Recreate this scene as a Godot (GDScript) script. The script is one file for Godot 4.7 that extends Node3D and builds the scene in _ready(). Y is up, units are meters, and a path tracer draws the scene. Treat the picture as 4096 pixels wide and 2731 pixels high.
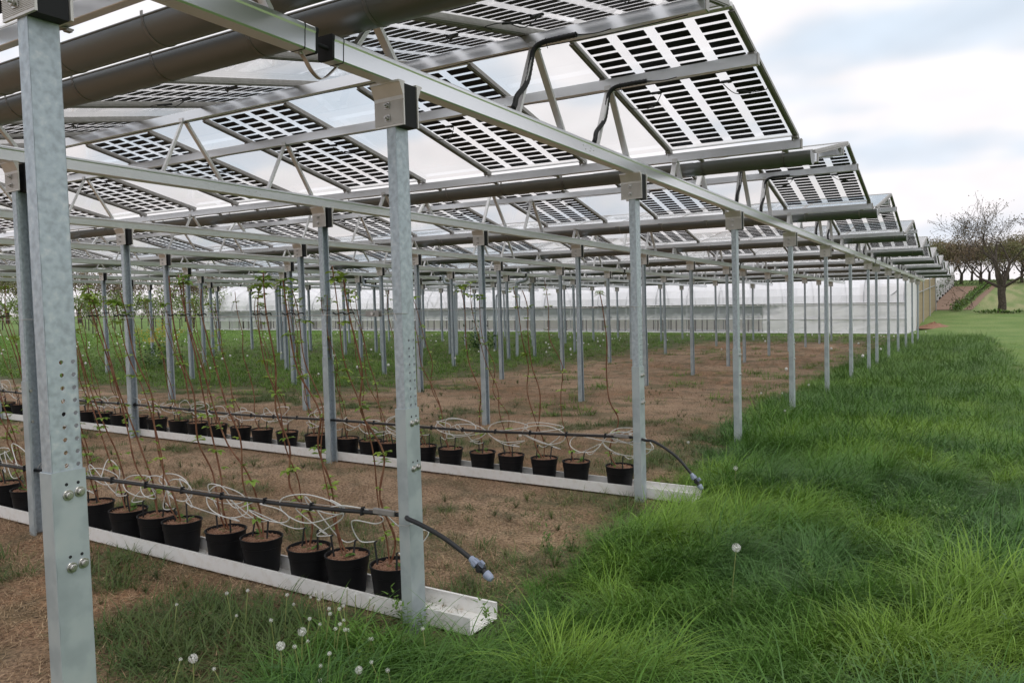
extends Node3D
# An agrivoltaic field: rows of galvanised posts carry aluminium beams and a saw-tooth roof of
# semi-transparent solar panels over two rows of potted raspberries; a strip of tall grass on the right.
# x is to the right (along the roof rows), -z runs away along the beams ("u" below = -z), y is up, metres.

const X1 := -2.4533      # line of the first beam and its posts
const BAY := 3.4957      # distance from beam to beam
const NB := 8            # number of beams
const U1 := 2.9293
const SP := 2.9983
const PAIR := 1.6811
const J0 := 2.458        # first joint between two blocks of roof
const BLOCK := 19.667
const D := 4.9168        # one roof ridge to the next
const XE := -1.345       # open right end of the roof
const XL := -28.2
const ORD := ["first", "second", "third", "fourth", "fifth", "sixth", "seventh", "eighth", "ninth", "tenth", "eleventh", "twelfth", "thirteenth", "fourteenth", "fifteenth", "sixteenth", "seventeenth", "eighteenth", "nineteenth", "twentieth", "twenty-first", "twenty-second", "twenty-third", "twenty-fourth", "twenty-fifth", "twenty-sixth", "twenty-seventh", "twenty-eighth", "twenty-ninth", "thirtieth"]

var rng := RandomNumberGenerator.new()
var taken := {}
var M := {}
var wob := FastNoiseLite.new()
var wob2 := FastNoiseLite.new()

# ---------------------------------------------------------------- mesh collector
class MB:
	var v := PackedVector3Array()
	var n := PackedVector3Array()
	var c := PackedColorArray()
	var uv := PackedVector2Array()
	var col := Color(1, 1, 1)
	var colored := false
	var use_uv := false

	func vert(p: Vector3, nn: Vector3) -> void:
		v.append(p); n.append(nn)
		if colored: c.append(col)

	func tri(a: Vector3, b: Vector3, d: Vector3, hint: Vector3) -> void:
		var g := (d - a).cross(b - a)
		if g.dot(hint) < 0.0:
			var t := b; b = d; d = t
			g = -g
		g = g.normalized()
		v.append(a); v.append(b); v.append(d)
		n.append(g); n.append(g); n.append(g)
		if colored:
			c.append(col); c.append(col); c.append(col)

	func tris(a: Vector3, b: Vector3, d: Vector3, na: Vector3, nb: Vector3, nd: Vector3) -> void:
		if (d - a).cross(b - a).dot(na + nb + nd) < 0.0:
			v.append(a); v.append(d); v.append(b)
			n.append(na); n.append(nd); n.append(nb)
		else:
			v.append(a); v.append(b); v.append(d)
			n.append(na); n.append(nb); n.append(nd)
		if colored:
			c.append(col); c.append(col); c.append(col)

	func quad(a: Vector3, b: Vector3, d: Vector3, e: Vector3, hint: Vector3) -> void:
		tri(a, b, d, hint); tri(a, d, e, hint)

	func box(x: Transform3D, s: Vector3, bev := 0.0) -> void:
		var h := s * 0.5
		if bev <= 0.0:
			for ax in 3:
				for sg in [-1.0, 1.0]:
					var p := []
					for k in [[-1, -1], [1, -1], [1, 1], [-1, 1]]:
						var q := Vector3()
						q[ax] = sg * h[ax]; q[(ax + 1) % 3] = k[0] * h[(ax + 1) % 3]; q[(ax + 2) % 3] = k[1] * h[(ax + 2) % 3]
						p.append(x * q)
					var nn := Vector3(); nn[ax] = sg
					quad(p[0], p[1], p[2], p[3], x.basis * nn)
			return
		for ax in 3:
			var a1 := (ax + 1) % 3
			var a2 := (ax + 2) % 3
			for sg in [-1.0, 1.0]:
				var p := []
				for k in [[-1, -1], [1, -1], [1, 1], [-1, 1]]:
					var q := Vector3()
					q[ax] = sg * h[ax]; q[a1] = k[0] * (h[a1] - bev); q[a2] = k[1] * (h[a2] - bev)
					p.append(x * q)
				var nn := Vector3(); nn[ax] = sg
				quad(p[0], p[1], p[2], p[3], x.basis * nn)
			for s1 in [-1.0, 1.0]:
				for s2 in [-1.0, 1.0]:
					var e := []
					for k in [[-1, 0], [1, 0], [1, 1], [-1, 1]]:
						var q := Vector3()
						q[ax] = k[0] * (h[ax] - bev)
						q[a1] = s1 * (h[a1] if k[1] == 0 else h[a1] - bev)
						q[a2] = s2 * (h[a2] - bev if k[1] == 0 else h[a2])
						e.append(x * q)
					var nn := Vector3(); nn[a1] = s1; nn[a2] = s2
					quad(e[0], e[1], e[2], e[3], x.basis * nn)
		for sx in [-1.0, 1.0]:
			for sy in [-1.0, 1.0]:
				for sz in [-1.0, 1.0]:
					var k := Vector3(sx, sy, sz)
					tri(x * (Vector3(h.x, h.y - bev, h.z - bev) * k), x * (Vector3(h.x - bev, h.y, h.z - bev) * k), x * (Vector3(h.x - bev, h.y - bev, h.z) * k), x.basis * k)

	func bx(cx: float, cy: float, cz: float, sx: float, sy: float, sz: float, bev := 0.0) -> void:
		box(Transform3D(Basis(), Vector3(cx, cy, cz)), Vector3(sx, sy, sz), bev)

	# a box stretched between two points: w across, t thick, side is a direction for w
	func bar(a: Vector3, b: Vector3, w: float, t: float, side: Vector3, bev := 0.0) -> void:
		var y := (b - a).normalized()
		var z := side.cross(y).normalized()
		var x := y.cross(z)
		box(Transform3D(Basis(x, y, z), (a + b) * 0.5), Vector3(w, a.distance_to(b), t), bev)

	func tube(p: PackedVector3Array, r, sides := 8, caps := true) -> void:
		var rings := []
		var last := Vector3(0.3, 0.9, 0.2)
		for i in p.size():
			var d: Vector3 = (p[mini(i + 1, p.size() - 1)] - p[maxi(i - 1, 0)]).normalized()
			var s := d.cross(last)
			if s.length() < 0.05: s = d.cross(Vector3(1, 0.1, 0.3))
			s = s.normalized()
			var w := s.cross(d).normalized()
			last = w
			var rr: float = r if (r is float) else r[i]
			var ring := []
			for k in sides:
				var a := TAU * k / sides
				var nn := s * cos(a) + w * sin(a)
				ring.append([p[i] + nn * rr, nn])
			rings.append(ring)
		for i in p.size() - 1:
			for k in sides:
				var a = rings[i][k]; var b = rings[i][(k + 1) % sides]
				var e = rings[i + 1][k]; var f = rings[i + 1][(k + 1) % sides]
				tris(a[0], b[0], f[0], a[1], b[1], f[1])
				tris(a[0], f[0], e[0], a[1], f[1], e[1])
		if caps:
			for i in [0, p.size() - 1]:
				var hint: Vector3 = (p[0] - p[1]) if i == 0 else (p[-1] - p[-2])
				for k in sides - 2:
					tri(rings[i][0][0], rings[i][k + 1][0], rings[i][k + 2][0], hint)

	# profile [(radius, height), ...] turned round y; sharp gives flat bands
	func lathe(prof: Array, segs: int, at := Transform3D(), inward := false) -> void:
		for i in prof.size() - 1:
			var a: Vector2 = prof[i]
			var b: Vector2 = prof[i + 1]
			var t := (b - a).normalized()
			var nn := Vector2(t.y, -t.x)
			if inward: nn = -nn
			for k in segs:
				var q := []
				for e in [[a, k], [a, k + 1], [b, k + 1], [b, k]]:
					var ang: float = TAU * e[1] / segs
					q.append([at * Vector3(e[0].x * cos(ang), e[0].y, e[0].x * sin(ang)), at.basis * Vector3(nn.x * cos(ang), nn.y, nn.x * sin(ang))])
				if a.x > 0.0001: tris(q[0][0], q[1][0], q[2][0], q[0][1], q[1][1], q[2][1])
				if b.x > 0.0001: tris(q[0][0], q[2][0], q[3][0], q[0][1], q[2][1], q[3][1])

	# closed outline (x, y) pushed along +z by depth, then placed
	func prism(outline: PackedVector2Array, depth: float, at: Transform3D) -> void:
		var ids := Geometry2D.triangulate_polygon(outline)
		for sg in [0, 1]:
			for i in range(0, ids.size(), 3):
				var p := []
				for k in 3: p.append(at * Vector3(outline[ids[i + k]].x, outline[ids[i + k]].y, depth * sg))
				tri(p[0], p[1], p[2], at.basis * Vector3(0, 0, -1.0 if sg == 0 else 1.0))
		var area := 0.0
		for i in outline.size():
			area += outline[i].cross(outline[(i + 1) % outline.size()])
		for i in outline.size():
			var a := outline[i]
			var b := outline[(i + 1) % outline.size()]
			var t := b - a
			var nn := Vector3(t.y, -t.x, 0) * (1.0 if area > 0.0 else -1.0)
			quad(at * Vector3(a.x, a.y, 0), at * Vector3(b.x, b.y, 0), at * Vector3(b.x, b.y, depth), at * Vector3(a.x, a.y, depth), at.basis * nn)

	func mesh() -> ArrayMesh:
		var m := ArrayMesh.new()
		if v.is_empty(): return m
		var arr := []
		arr.resize(Mesh.ARRAY_MAX)
		arr[Mesh.ARRAY_VERTEX] = v
		arr[Mesh.ARRAY_NORMAL] = n
		if colored: arr[Mesh.ARRAY_COLOR] = c
		if use_uv: arr[Mesh.ARRAY_TEX_UV] = uv
		m.add_surface_from_arrays(Mesh.PRIMITIVE_TRIANGLES, arr)
		return m

# ---------------------------------------------------------------- naming and tagging
func numbered(called: String) -> String:
	if not taken.has(called):
		taken[called] = 0
		return called
	taken[called] += 1
	return "%s_%03d" % [called, taken[called]]

func tag(o: Node, label: String, category: String, group := "", kind := "") -> void:
	if label: o.set_meta("label", label)
	if category: o.set_meta("category", category)
	if group: o.set_meta("group", group)
	if kind: o.set_meta("kind", kind)

func thing(called: String, label: String, category: String, at := Vector3.ZERO, group := "") -> Node3D:
	var o := Node3D.new()
	o.name = numbered(called)
	add_child(o, true)
	o.position = at
	tag(o, label, category, group)
	return o

func part(parent: Node3D, called: String, m: Mesh, mat: Material, x := Transform3D()) -> MeshInstance3D:
	var o := MeshInstance3D.new()
	o.mesh = m
	o.material_override = mat
	o.transform = x
	var base := called
	var k := 0
	while parent.has_node(NodePath(called)):
		k += 1
		called = "%s_%03d" % [base, k]
	o.name = called
	parent.add_child(o, true)
	return o

func solo(called: String, m: Mesh, mat: Material, label: String, category: String, group := "", at := Vector3.ZERO, kind := "") -> MeshInstance3D:
	var o := MeshInstance3D.new()
	o.mesh = m
	o.material_override = mat
	o.name = numbered(called)
	o.position = at
	add_child(o, true)
	tag(o, label, category, group, kind)
	return o

func copy(o: Node3D, called: String, label: String, at: Vector3, turn := 0.0) -> Node3D:
	var r: Node3D = o.duplicate()
	r.name = numbered(called)
	add_child(r, true)
	r.position = at
	if turn != 0.0: r.rotation.y = turn
	r.set_meta("label", label)
	return r

func multi(called: String, m: Mesh, mat: Material, xs: Array, cs: Array, label: String, category: String) -> void:
	if xs.is_empty(): return
	var mm := MultiMesh.new()
	mm.transform_format = MultiMesh.TRANSFORM_3D
	mm.use_colors = true
	mm.mesh = m
	mm.instance_count = xs.size()
	for i in xs.size():
		mm.set_instance_transform(i, xs[i])
		mm.set_instance_color(i, cs[i])
	var o := MultiMeshInstance3D.new()
	o.multimesh = mm
	o.material_override = mat
	o.name = numbered(called)
	add_child(o, true)
	tag(o, label, category, "", "stuff")

func P(x: float, y: float, u: float) -> Vector3: return Vector3(x, y, -u)
func inview(x: float, u: float, margin: float) -> bool: return x > -2.115 * u - margin
func pv(a: Array) -> PackedVector3Array: return PackedVector3Array(a)

func spline(pts: Array, steps: int) -> PackedVector3Array:
	var out := PackedVector3Array()
	for i in pts.size() - 1:
		var a: Vector3 = pts[maxi(i - 1, 0)]
		var b: Vector3 = pts[i]
		var c: Vector3 = pts[i + 1]
		var d: Vector3 = pts[mini(i + 2, pts.size() - 1)]
		for k in steps: out.append(b.cubic_interpolate(c, a, d, float(k) / steps))
	out.append(pts[-1])
	return out

func post_u(i: int) -> float:
	if i == 0: return U1 - PAIR
	if i <= 7: return U1 + (i - 1) * SP
	return U1 + 6 * SP + PAIR + (i - 8) * SP

# ---------------------------------------------------------------- materials
func noise_tex(freq: float, octaves: int, stops: Array, cols: Array, size := 512, seed_ := 1, kind := FastNoiseLite.TYPE_SIMPLEX_SMOOTH) -> NoiseTexture2D:
	var f := FastNoiseLite.new()
	f.noise_type = kind
	f.seed = seed_
	f.frequency = freq
	f.fractal_octaves = octaves
	if kind == FastNoiseLite.TYPE_CELLULAR:
		f.cellular_return_type = FastNoiseLite.RETURN_CELL_VALUE
		f.fractal_type = FastNoiseLite.FRACTAL_NONE
	var g := Gradient.new()
	g.offsets = PackedFloat32Array(stops)
	g.colors = PackedColorArray(cols)
	var t := NoiseTexture2D.new()
	t.width = size; t.height = size
	t.seamless = true
	t.noise = f
	t.color_ramp = g
	return t

func bump_tex(freq: float, octaves: int, seed_ := 3, strength := 4.0, size := 512) -> NoiseTexture2D:
	var f := FastNoiseLite.new()
	f.seed = seed_
	f.frequency = freq
	f.fractal_octaves = octaves
	var t := NoiseTexture2D.new()
	t.width = size; t.height = size
	t.seamless = true
	t.noise = f
	t.as_normal_map = true
	t.bump_strength = strength
	return t

func lin(r: float, g: float, b: float) -> Color: return Color(r, g, b).linear_to_srgb()

func mat(col: Color, rough := 0.6, metal := 0.0) -> StandardMaterial3D:
	var m := StandardMaterial3D.new()
	m.albedo_color = col
	m.roughness = rough
	m.metallic = metal
	return m

func tri_tex(m: StandardMaterial3D, t: Texture2D, scale_: float, world := true) -> StandardMaterial3D:
	m.albedo_texture = t
	m.uv1_triplanar = true
	m.uv1_world_triplanar = world
	m.uv1_scale = Vector3.ONE * scale_
	return m

func make_materials() -> void:
	var g := func(x: float) -> Color: return lin(x, x, x)
	M.galv = tri_tex(mat(Color.WHITE, 0.46, 0.45), noise_tex(0.03, 5, [0.0, 0.32, 0.42, 0.52, 0.64, 0.74, 1.0], [lin(.33, .37, .41), lin(.39, .445, .49), lin(.42, .48, .53), lin(.44, .505, .555), lin(.46, .525, .575), lin(.49, .55, .59), lin(.60, .63, .66)], 512, 5), 1.7)
	M.galv.roughness_texture = noise_tex(0.03, 4, [0.0, 1.0], [g.call(.8), g.call(1.0)], 256, 8)
	M.galv.normal_enabled = true
	M.galv.normal_texture = bump_tex(0.03, 4, 9, 1.2)
	M.galv.normal_scale = 0.25
	M.sleeve = tri_tex(mat(Color.WHITE, 0.5, 0.45), noise_tex(0.012, 5, [0.0, 0.40, 0.5, 0.6, 1.0], [lin(.34, .385, .41), lin(.39, .445, .47), lin(.42, .475, .50), lin(.45, .51, .53), lin(.5, .545, .56)], 512, 15), 0.8)
	M.alu = mat(lin(.80, .82, .845), 0.28, 0.9)
	M.alu_matt = tri_tex(mat(Color.WHITE, 0.42, 0.7), noise_tex(0.03, 3, [0.0, 0.5, 1.0], [lin(.62, .62, .62), lin(.68, .68, .68), lin(.73, .73, .73)], 256, 33), 1.4)
	M.bracket = tri_tex(mat(Color.WHITE, 0.42, 0.5), noise_tex(0.03, 3, [0.0, 0.5, 1.0], [lin(.60, .58, .555), lin(.66, .64, .615), lin(.71, .69, .665)], 256, 35), 1.4)
	M.gutter = mat(lin(.20, .212, .215), 0.42, 0.8)
	M.steel = mat(lin(.5, .49, .47), 0.3, 0.9)
	M.black = mat(lin(.012, .013, .015), 0.55)
	M.rubber = mat(lin(.010, .011, .014), 0.75)
	M.cell = mat(lin(.007, .008, .011), 0.5)
	M.cell.metallic_specular = 0.25
	M.pane = mat(Color(0.93, 0.97, 0.96, 0.07), 0.03)
	M.pane.transparency = BaseMaterial3D.TRANSPARENCY_ALPHA
	M.pane.cull_mode = BaseMaterial3D.CULL_DISABLED
	M.rail = tri_tex(mat(Color.WHITE, 0.5, 0.55), noise_tex(0.03, 3, [0.0, 1.0], [lin(.26, .25, .24), lin(.36, .35, .34)], 256, 51), 2.0)
	M.rail_light = mat(lin(.62, .62, .63), 0.45, 0.3)
	M.white = tri_tex(mat(Color.WHITE, 0.45), noise_tex(0.02, 5, [0.0, 0.35, 0.5, 1.0], [lin(.70, .68, .64), lin(.76, .75, .72), lin(.78, .775, .755), lin(.8, .8, .785)], 512, 61), 1.3)
	M.pot = mat(lin(.008, .008, .009), 0.5)
	M.pot.metallic_specular = 0.3
	M.tube_white = mat(lin(.72, .72, .70), 0.4)
	M.mulch = tri_tex(mat(Color.WHITE, 0.95), noise_tex(0.06, 4, [0.0, 0.35, 0.5, 0.62, 0.75, 1.0], [lin(.06, .03, .018), lin(.15, .07, .038), lin(.25, .125, .075), lin(.34, .19, .12), lin(.46, .3, .2), lin(.66, .54, .42)], 512, 71), 5.0)
	M.moss = mat(lin(.10, .10, .03), 0.95)
	M.cane = tri_tex(mat(Color.WHITE, 0.7), noise_tex(0.02, 4, [0.0, 0.4, 0.6, 1.0], [lin(.10, .032, .016), lin(.17, .062, .03), lin(.22, .095, .05), lin(.34, .22, .13)], 256, 75), 3.0)
	for k in [["leaf", .085, .20, .025], ["leaf_far", .10, .17, .035]]:
		var m := mat(lin(1, 1, 1), 0.5)
		m.vertex_color_use_as_albedo = true
		m.cull_mode = BaseMaterial3D.CULL_DISABLED
		m.backlight_enabled = true
		m.backlight = lin(.5, .5, .5)
		M[k[0]] = m
	var gm := mat(Color.WHITE, 0.4)
	gm.metallic_specular = 0.28
	gm.vertex_color_use_as_albedo = true
	gm.cull_mode = BaseMaterial3D.CULL_DISABLED
	gm.backlight_enabled = true
	gm.backlight = lin(.34, .34, .3)
	M.grass = gm
	var dm := mat(Color.WHITE, 0.9)
	dm.vertex_color_use_as_albedo = true
	dm.cull_mode = BaseMaterial3D.CULL_DISABLED
	M.vcol = dm
	M.bark = tri_tex(mat(Color.WHITE, 0.95), noise_tex(0.03, 5, [0.0, 0.45, 0.6, 1.0], [lin(.03, .024, .02), lin(.06, .047, .038), lin(.09, .072, .058), lin(.13, .11, .09)], 256, 81), 0.8)
	var gr := mat(Color.WHITE, 0.95)
	gr.vertex_color_use_as_albedo = true
	tri_tex(gr, noise_tex(0.045, 6, [0.0, 0.3, 0.42, 0.5, 0.6, 0.72, 1.0], [lin(.25, .23, .21), lin(.42, .40, .38), lin(.6, .59, .58), lin(.75, .75, .75), lin(.88, .88, .88), lin(.97, .97, .97), Color.WHITE], 1024, 91), 0.62)
	gr.normal_enabled = true
	gr.normal_texture = bump_tex(0.05, 5, 93, 6.0, 1024)
	gr.normal_scale = 0.7
	M.ground = gr
	var fm := mat(Color(.98, .98, 1.0, .60), 0.68)
	fm.transparency = BaseMaterial3D.TRANSPARENCY_ALPHA
	fm.cull_mode = BaseMaterial3D.CULL_DISABLED
	M.film = fm
	var fm2 := mat(Color(.92, .94, .96, .30), 0.6)
	fm2.transparency = BaseMaterial3D.TRANSPARENCY_ALPHA
	fm2.cull_mode = BaseMaterial3D.CULL_DISABLED
	M.film_clear = fm2
	var fm3 := mat(Color(.93, .92, .9, .86), 0.8)
	fm3.transparency = BaseMaterial3D.TRANSPARENCY_ALPHA
	fm3.cull_mode = BaseMaterial3D.CULL_DISABLED
	M.film_back = fm3
	M.hoop = mat(lin(.42, .43, .44), 0.45, 0.5)
	M.tan = tri_tex(mat(Color.WHITE, 0.8), noise_tex(0.02, 4, [0.0, 0.5, 1.0], [lin(.26, .2, .12), lin(.34, .27, .165), lin(.4, .33, .21)], 256, 101), 0.6)
	M.fit_grey = mat(lin(.24, .28, .37), 0.45)
	M.puff = mat(lin(.80, .80, .77), 0.9)
	M.puff.cull_mode = BaseMaterial3D.CULL_DISABLED
	M.puff.backlight_enabled = true
	M.puff.backlight = lin(.5, .5, .5)
	M.stem = mat(lin(.22, .25, .08), 0.6)
	M.yellow = mat(lin(.70, .48, .03), 0.6)
	M.concrete = mat(lin(.42, .4, .37), 0.9)

# ---------------------------------------------------------------- terrain
func sstep(a: float, b: float, x: float) -> float: return smoothstep(a, b, x)

func th(x: float, u: float) -> float:
	var h := 0.0
	if u > 45.0:
		var k := 0.04 * (u - 45.0) - 0.04 * 8.0 * (1.0 - exp(-(u - 45.0) / 8.0))
		if u > 75.0: k += 0.022 * (u - 75.0) * sstep(75.0, 100.0, u)
		if u > 150.0: k -= 0.035 * (u - 150.0)
		h += maxf(k, -1.0) * (sstep(-100.0, -45.0, x) if u > 62.0 else lerpf(0.0, 1.0, maxf(sstep(-3.6, -2.2, x), sstep(55.0, 62.0, u) * sstep(-100.0, -45.0, x))))
	h += 0.02 * wob.get_noise_2d(x * 2.0, u * 2.0) * (1.0 - sstep(30.0, 60.0, u))
	# the tall strip stands on a slightly humped verge
	return h

func edge_x(u: float) -> float:
	var e := -2.3
	if u < 5.5: e = lerpf(-2.2, -2.3, clampf((u - 2.0) / 3.5, 0, 1))
	elif u < 10.6: e = lerpf(-2.3, -2.95, (u - 5.5) / 5.1)
	else: e = lerpf(-2.95, -3.45, clampf((u - 10.6) / 30.0, 0, 1))
	return e + 0.22 * wob.get_noise_2d(u * 14.0, 77.0)

func mow_x(u: float) -> float:
	if u < 20.0: return lerpf(2.6, 0.75, u / 20.0) + 0.1 * wob.get_noise_2d(u * 9.0, 11.0)
	return lerpf(0.75, 0.1, (u - 20.0) / 23.0) + 0.1 * wob.get_noise_2d(u * 9.0, 11.0)

func tallness(x: float, u: float) -> float:
	var e := edge_x(u)
	var a := sstep(e - 0.25, e + 0.35, x)
	if u < 3.1: a = maxf(a, sstep(3.02, 2.78, u) * sstep(-3.0, -2.25, x + 0.25 * wob.get_noise_2d(x * 30.0, u * 30.0)))
	var b := 1.0 - sstep(mow_x(u) - 0.3, mow_x(u) + 0.5, x)
	return a * b * (1.0 - sstep(44.0, 47.0, u))

func weediness(x: float, u: float) -> float:
	var n := wob.get_noise_2d(x * 9.0, u * 9.0) * 0.6 + wob2.get_noise_2d(x * 22.0, u * 22.0) * 0.5
	var w := sstep(0.04, 0.34, n) * 0.8
	w = maxf(w, sstep(0.95, 0.4, Vector2((x + 2.75) * 0.6, (u - 2.4) * 1.1).length()) * (1.0 + 0.5 * n))
	w = maxf(w, sstep(0.5, 0.2, Vector2(x + 2.3, (u - 5.7) * 1.2).length()))
	w = maxf(w, sstep(edge_x(u) - 1.5, edge_x(u) - 0.1, x) * (0.3 + 0.7 * sstep(-0.2, 0.25, n)))
	w = maxf(w, sstep(33.0, 37.5, u) * 0.95)
	w = maxf(w, sstep(1.1, 0.3, absf(u - 7.6 + 0.5 * n)) * (0.35 + 1.2 * n) * sstep(-9.0, -6.0, x))
	# greener towards the far left, beyond the second row of pots
	var g := sstep(9.2, 11.5, u + 0.12 * (x + 12.0) * -1.0 + n * 2.0) * sstep(-9.0, -12.5, x + n * 2.0)
	w = maxf(w, g)
	return clampf(w, 0.0, 1.0)

func ground_color(x: float, u: float) -> Color:
	var n := wob.get_noise_2d(x * 6.0, u * 6.0)
	var n2 := wob2.get_noise_2d(x * 40.0, u * 40.0)
	var brown := Color(.29, .175, .10).lerp(Color(.52, .36, .235), clampf(0.5 + n + 0.5 * n2, 0, 1))
	brown = brown.lerp(Color(.46, .245, .125), sstep(0.1, 0.5, -n + 0.3 * n2) * 0.55)
	brown = brown.lerp(Color(.10, .095, .045), sstep(0.05, 0.4, n2 - 0.25 * n) * 0.65)
	var green := Color(.07, .105, .028).lerp(Color(.11, .14, .035), clampf(0.5 + n * 1.4, 0, 1))
	var w := weediness(x, u)
	var c := brown.lerp(Color(.075, .095, .03), w * (0.75 + 0.35 * n2))
	if w > 0.5 and x < -9.0: c = c.lerp(Color(.085, .12, .03), 0.6)
	c = c.lerp(Color(.045, .07, .018), tallness(x, u))
	var meadow := sstep(mow_x(u) - 0.3, mow_x(u) + 0.4, x)
	var fresh := Color(.125, .24, .038).lerp(Color(.205, .30, .07), clampf(0.5 + 1.2 * n + 0.4 * n2, 0, 1))
	c = c.lerp(fresh, meadow)
	if u > 43.0: c = c.lerp(Color(.14, .25, .045).lerp(Color(.22, .31, .085), clampf(0.5 + n * 1.3, 0, 1)), sstep(43.0, 47.0, u))
	if u > 70.0:
		var pale := Color(.33, .34, .15).lerp(Color(.19, .27, .075), clampf(0.5 + 1.5 * wob.get_noise_2d(x * 14.0, u * 1.2), 0, 1))
		c = c.lerp(pale, sstep(70.0, 82.0, u) * sstep(-3.0, -1.0, x - (u - 78.0) * 0.05) )
	if x < -40.0 and u > 10.0: c = c.lerp(Color(.14, .25, .045), 0.8)
	return c

func build_terrain() -> void:
	var xs := PackedFloat32Array()
	var us := PackedFloat32Array()
	var x := -13.0
	while x <= 4.0: xs.append(x); x += 0.11
	var s := 0.14
	while x < 500.0: xs.append(x); x += s; s *= 1.11
	var left := PackedFloat32Array()
	x = -13.0; s = 0.16
	while x > -600.0: x -= s; s = minf(s * 1.06, 40.0) if x > -60.0 else s * 1.12; left.append(x)
	left.reverse()
	left.append_array(xs)
	xs = left
	var u := -30.0
	while u < 0.5: us.append(u); u += 1.5
	while u < 15.0: us.append(u); u += 0.11
	s = 0.12
	while u < 700.0: us.append(u); u += s; s = minf(s * 1.035, 1.2) if u < 160.0 else s * 1.15
	var v := PackedVector3Array()
	var c := PackedColorArray()
	var n := PackedVector3Array()
	var idx := PackedInt32Array()
	for j in us.size():
		for i in xs.size():
			v.append(P(xs[i], th(xs[i], us[j]), us[j]))
			c.append(ground_color(xs[i], us[j]))
			var dx := (th(xs[i] + 0.1, us[j]) - th(xs[i] - 0.1, us[j])) / 0.2
			var du := (th(xs[i], us[j] + 0.1) - th(xs[i], us[j] - 0.1)) / 0.2
			n.append(Vector3(-dx, 1, du).normalized())
	var w := xs.size()
	for j in us.size() - 1:
		for i in w - 1:
			var a := j * w + i
			idx.append_array(PackedInt32Array([a, a + w, a + 1, a + 1, a + w, a + w + 1]))
	var arr := []
	arr.resize(Mesh.ARRAY_MAX)
	arr[Mesh.ARRAY_VERTEX] = v
	arr[Mesh.ARRAY_NORMAL] = n
	arr[Mesh.ARRAY_COLOR] = c
	arr[Mesh.ARRAY_INDEX] = idx
	var m := ArrayMesh.new()
	m.add_surface_from_arrays(Mesh.PRIMITIVE_TRIANGLES, arr)
	solo("ground", m, M.ground, "brown dry soil under the roof turning to green grass on the right", "ground", "", Vector3.ZERO, "structure")

# ---------------------------------------------------------------- sky
func build_sky() -> Environment:
	var W := 1024
	var H := 512
	var f := FastNoiseLite.new(); f.seed = 14; f.frequency = 0.55; f.fractal_octaves = 5; f.fractal_gain = 0.46
	var f2 := FastNoiseLite.new(); f2.seed = 31; f2.frequency = 1.5; f2.fractal_octaves = 4
	var img := Image.create_empty(W, H, false, Image.FORMAT_RGBF)
	var white := Color(.99, .965, .985)
	var grey := Color(.76, .83, .92)
	var blue := Color(.60, .73, .87)
	for j in H:
		var el := PI / 2 - (j + 0.5) / H * PI
		for i in W:
			if el < -0.05:
				img.set_pixel(i, j, Color(.35, .33, .3))
				continue
			var az := (i + 0.5) / W * TAU - PI
			var y := maxf(sin(el), 0.0)
			var k := 1.0 / (y + 0.16)
			var px := sin(az) * cos(el) * k
			var pz := cos(az) * cos(el) * k
			var a := f.get_noise_2d(px * 1.15 + 3.0, pz * 1.9) + 0.35 * f2.get_noise_2d(px * 1.4, pz * 2.0)
			var t := smoothstep(-0.05, 0.38, a)
			var t2 := smoothstep(0.12, 0.6, a)
			var c := white.lerp(grey, t * 0.8).lerp(blue, t2 * 0.6)
			c = c * (1.0 + 0.10 * f2.get_noise_2d(px * 2.2 + 9.0, pz * 2.6))
			c = c.lerp(Color(.93, .88, .90), exp(-y * 9.0) * 0.75)
			img.set_pixel(i, j, c)
	var pm := PanoramaSkyMaterial.new()
	pm.panorama = ImageTexture.create_from_image(img)
	var sky := Sky.new()
	sky.sky_material = pm
	var env := Environment.new()
	env.background_mode = Environment.BG_SKY
	env.sky = sky
	env.tonemap_mode = Environment.TONE_MAPPER_LINEAR
	env.tonemap_exposure = 1.0
	env.sdfgi_enabled = true
	env.ssao_enabled = true
	env.ssil_enabled = true
	return env

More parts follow.
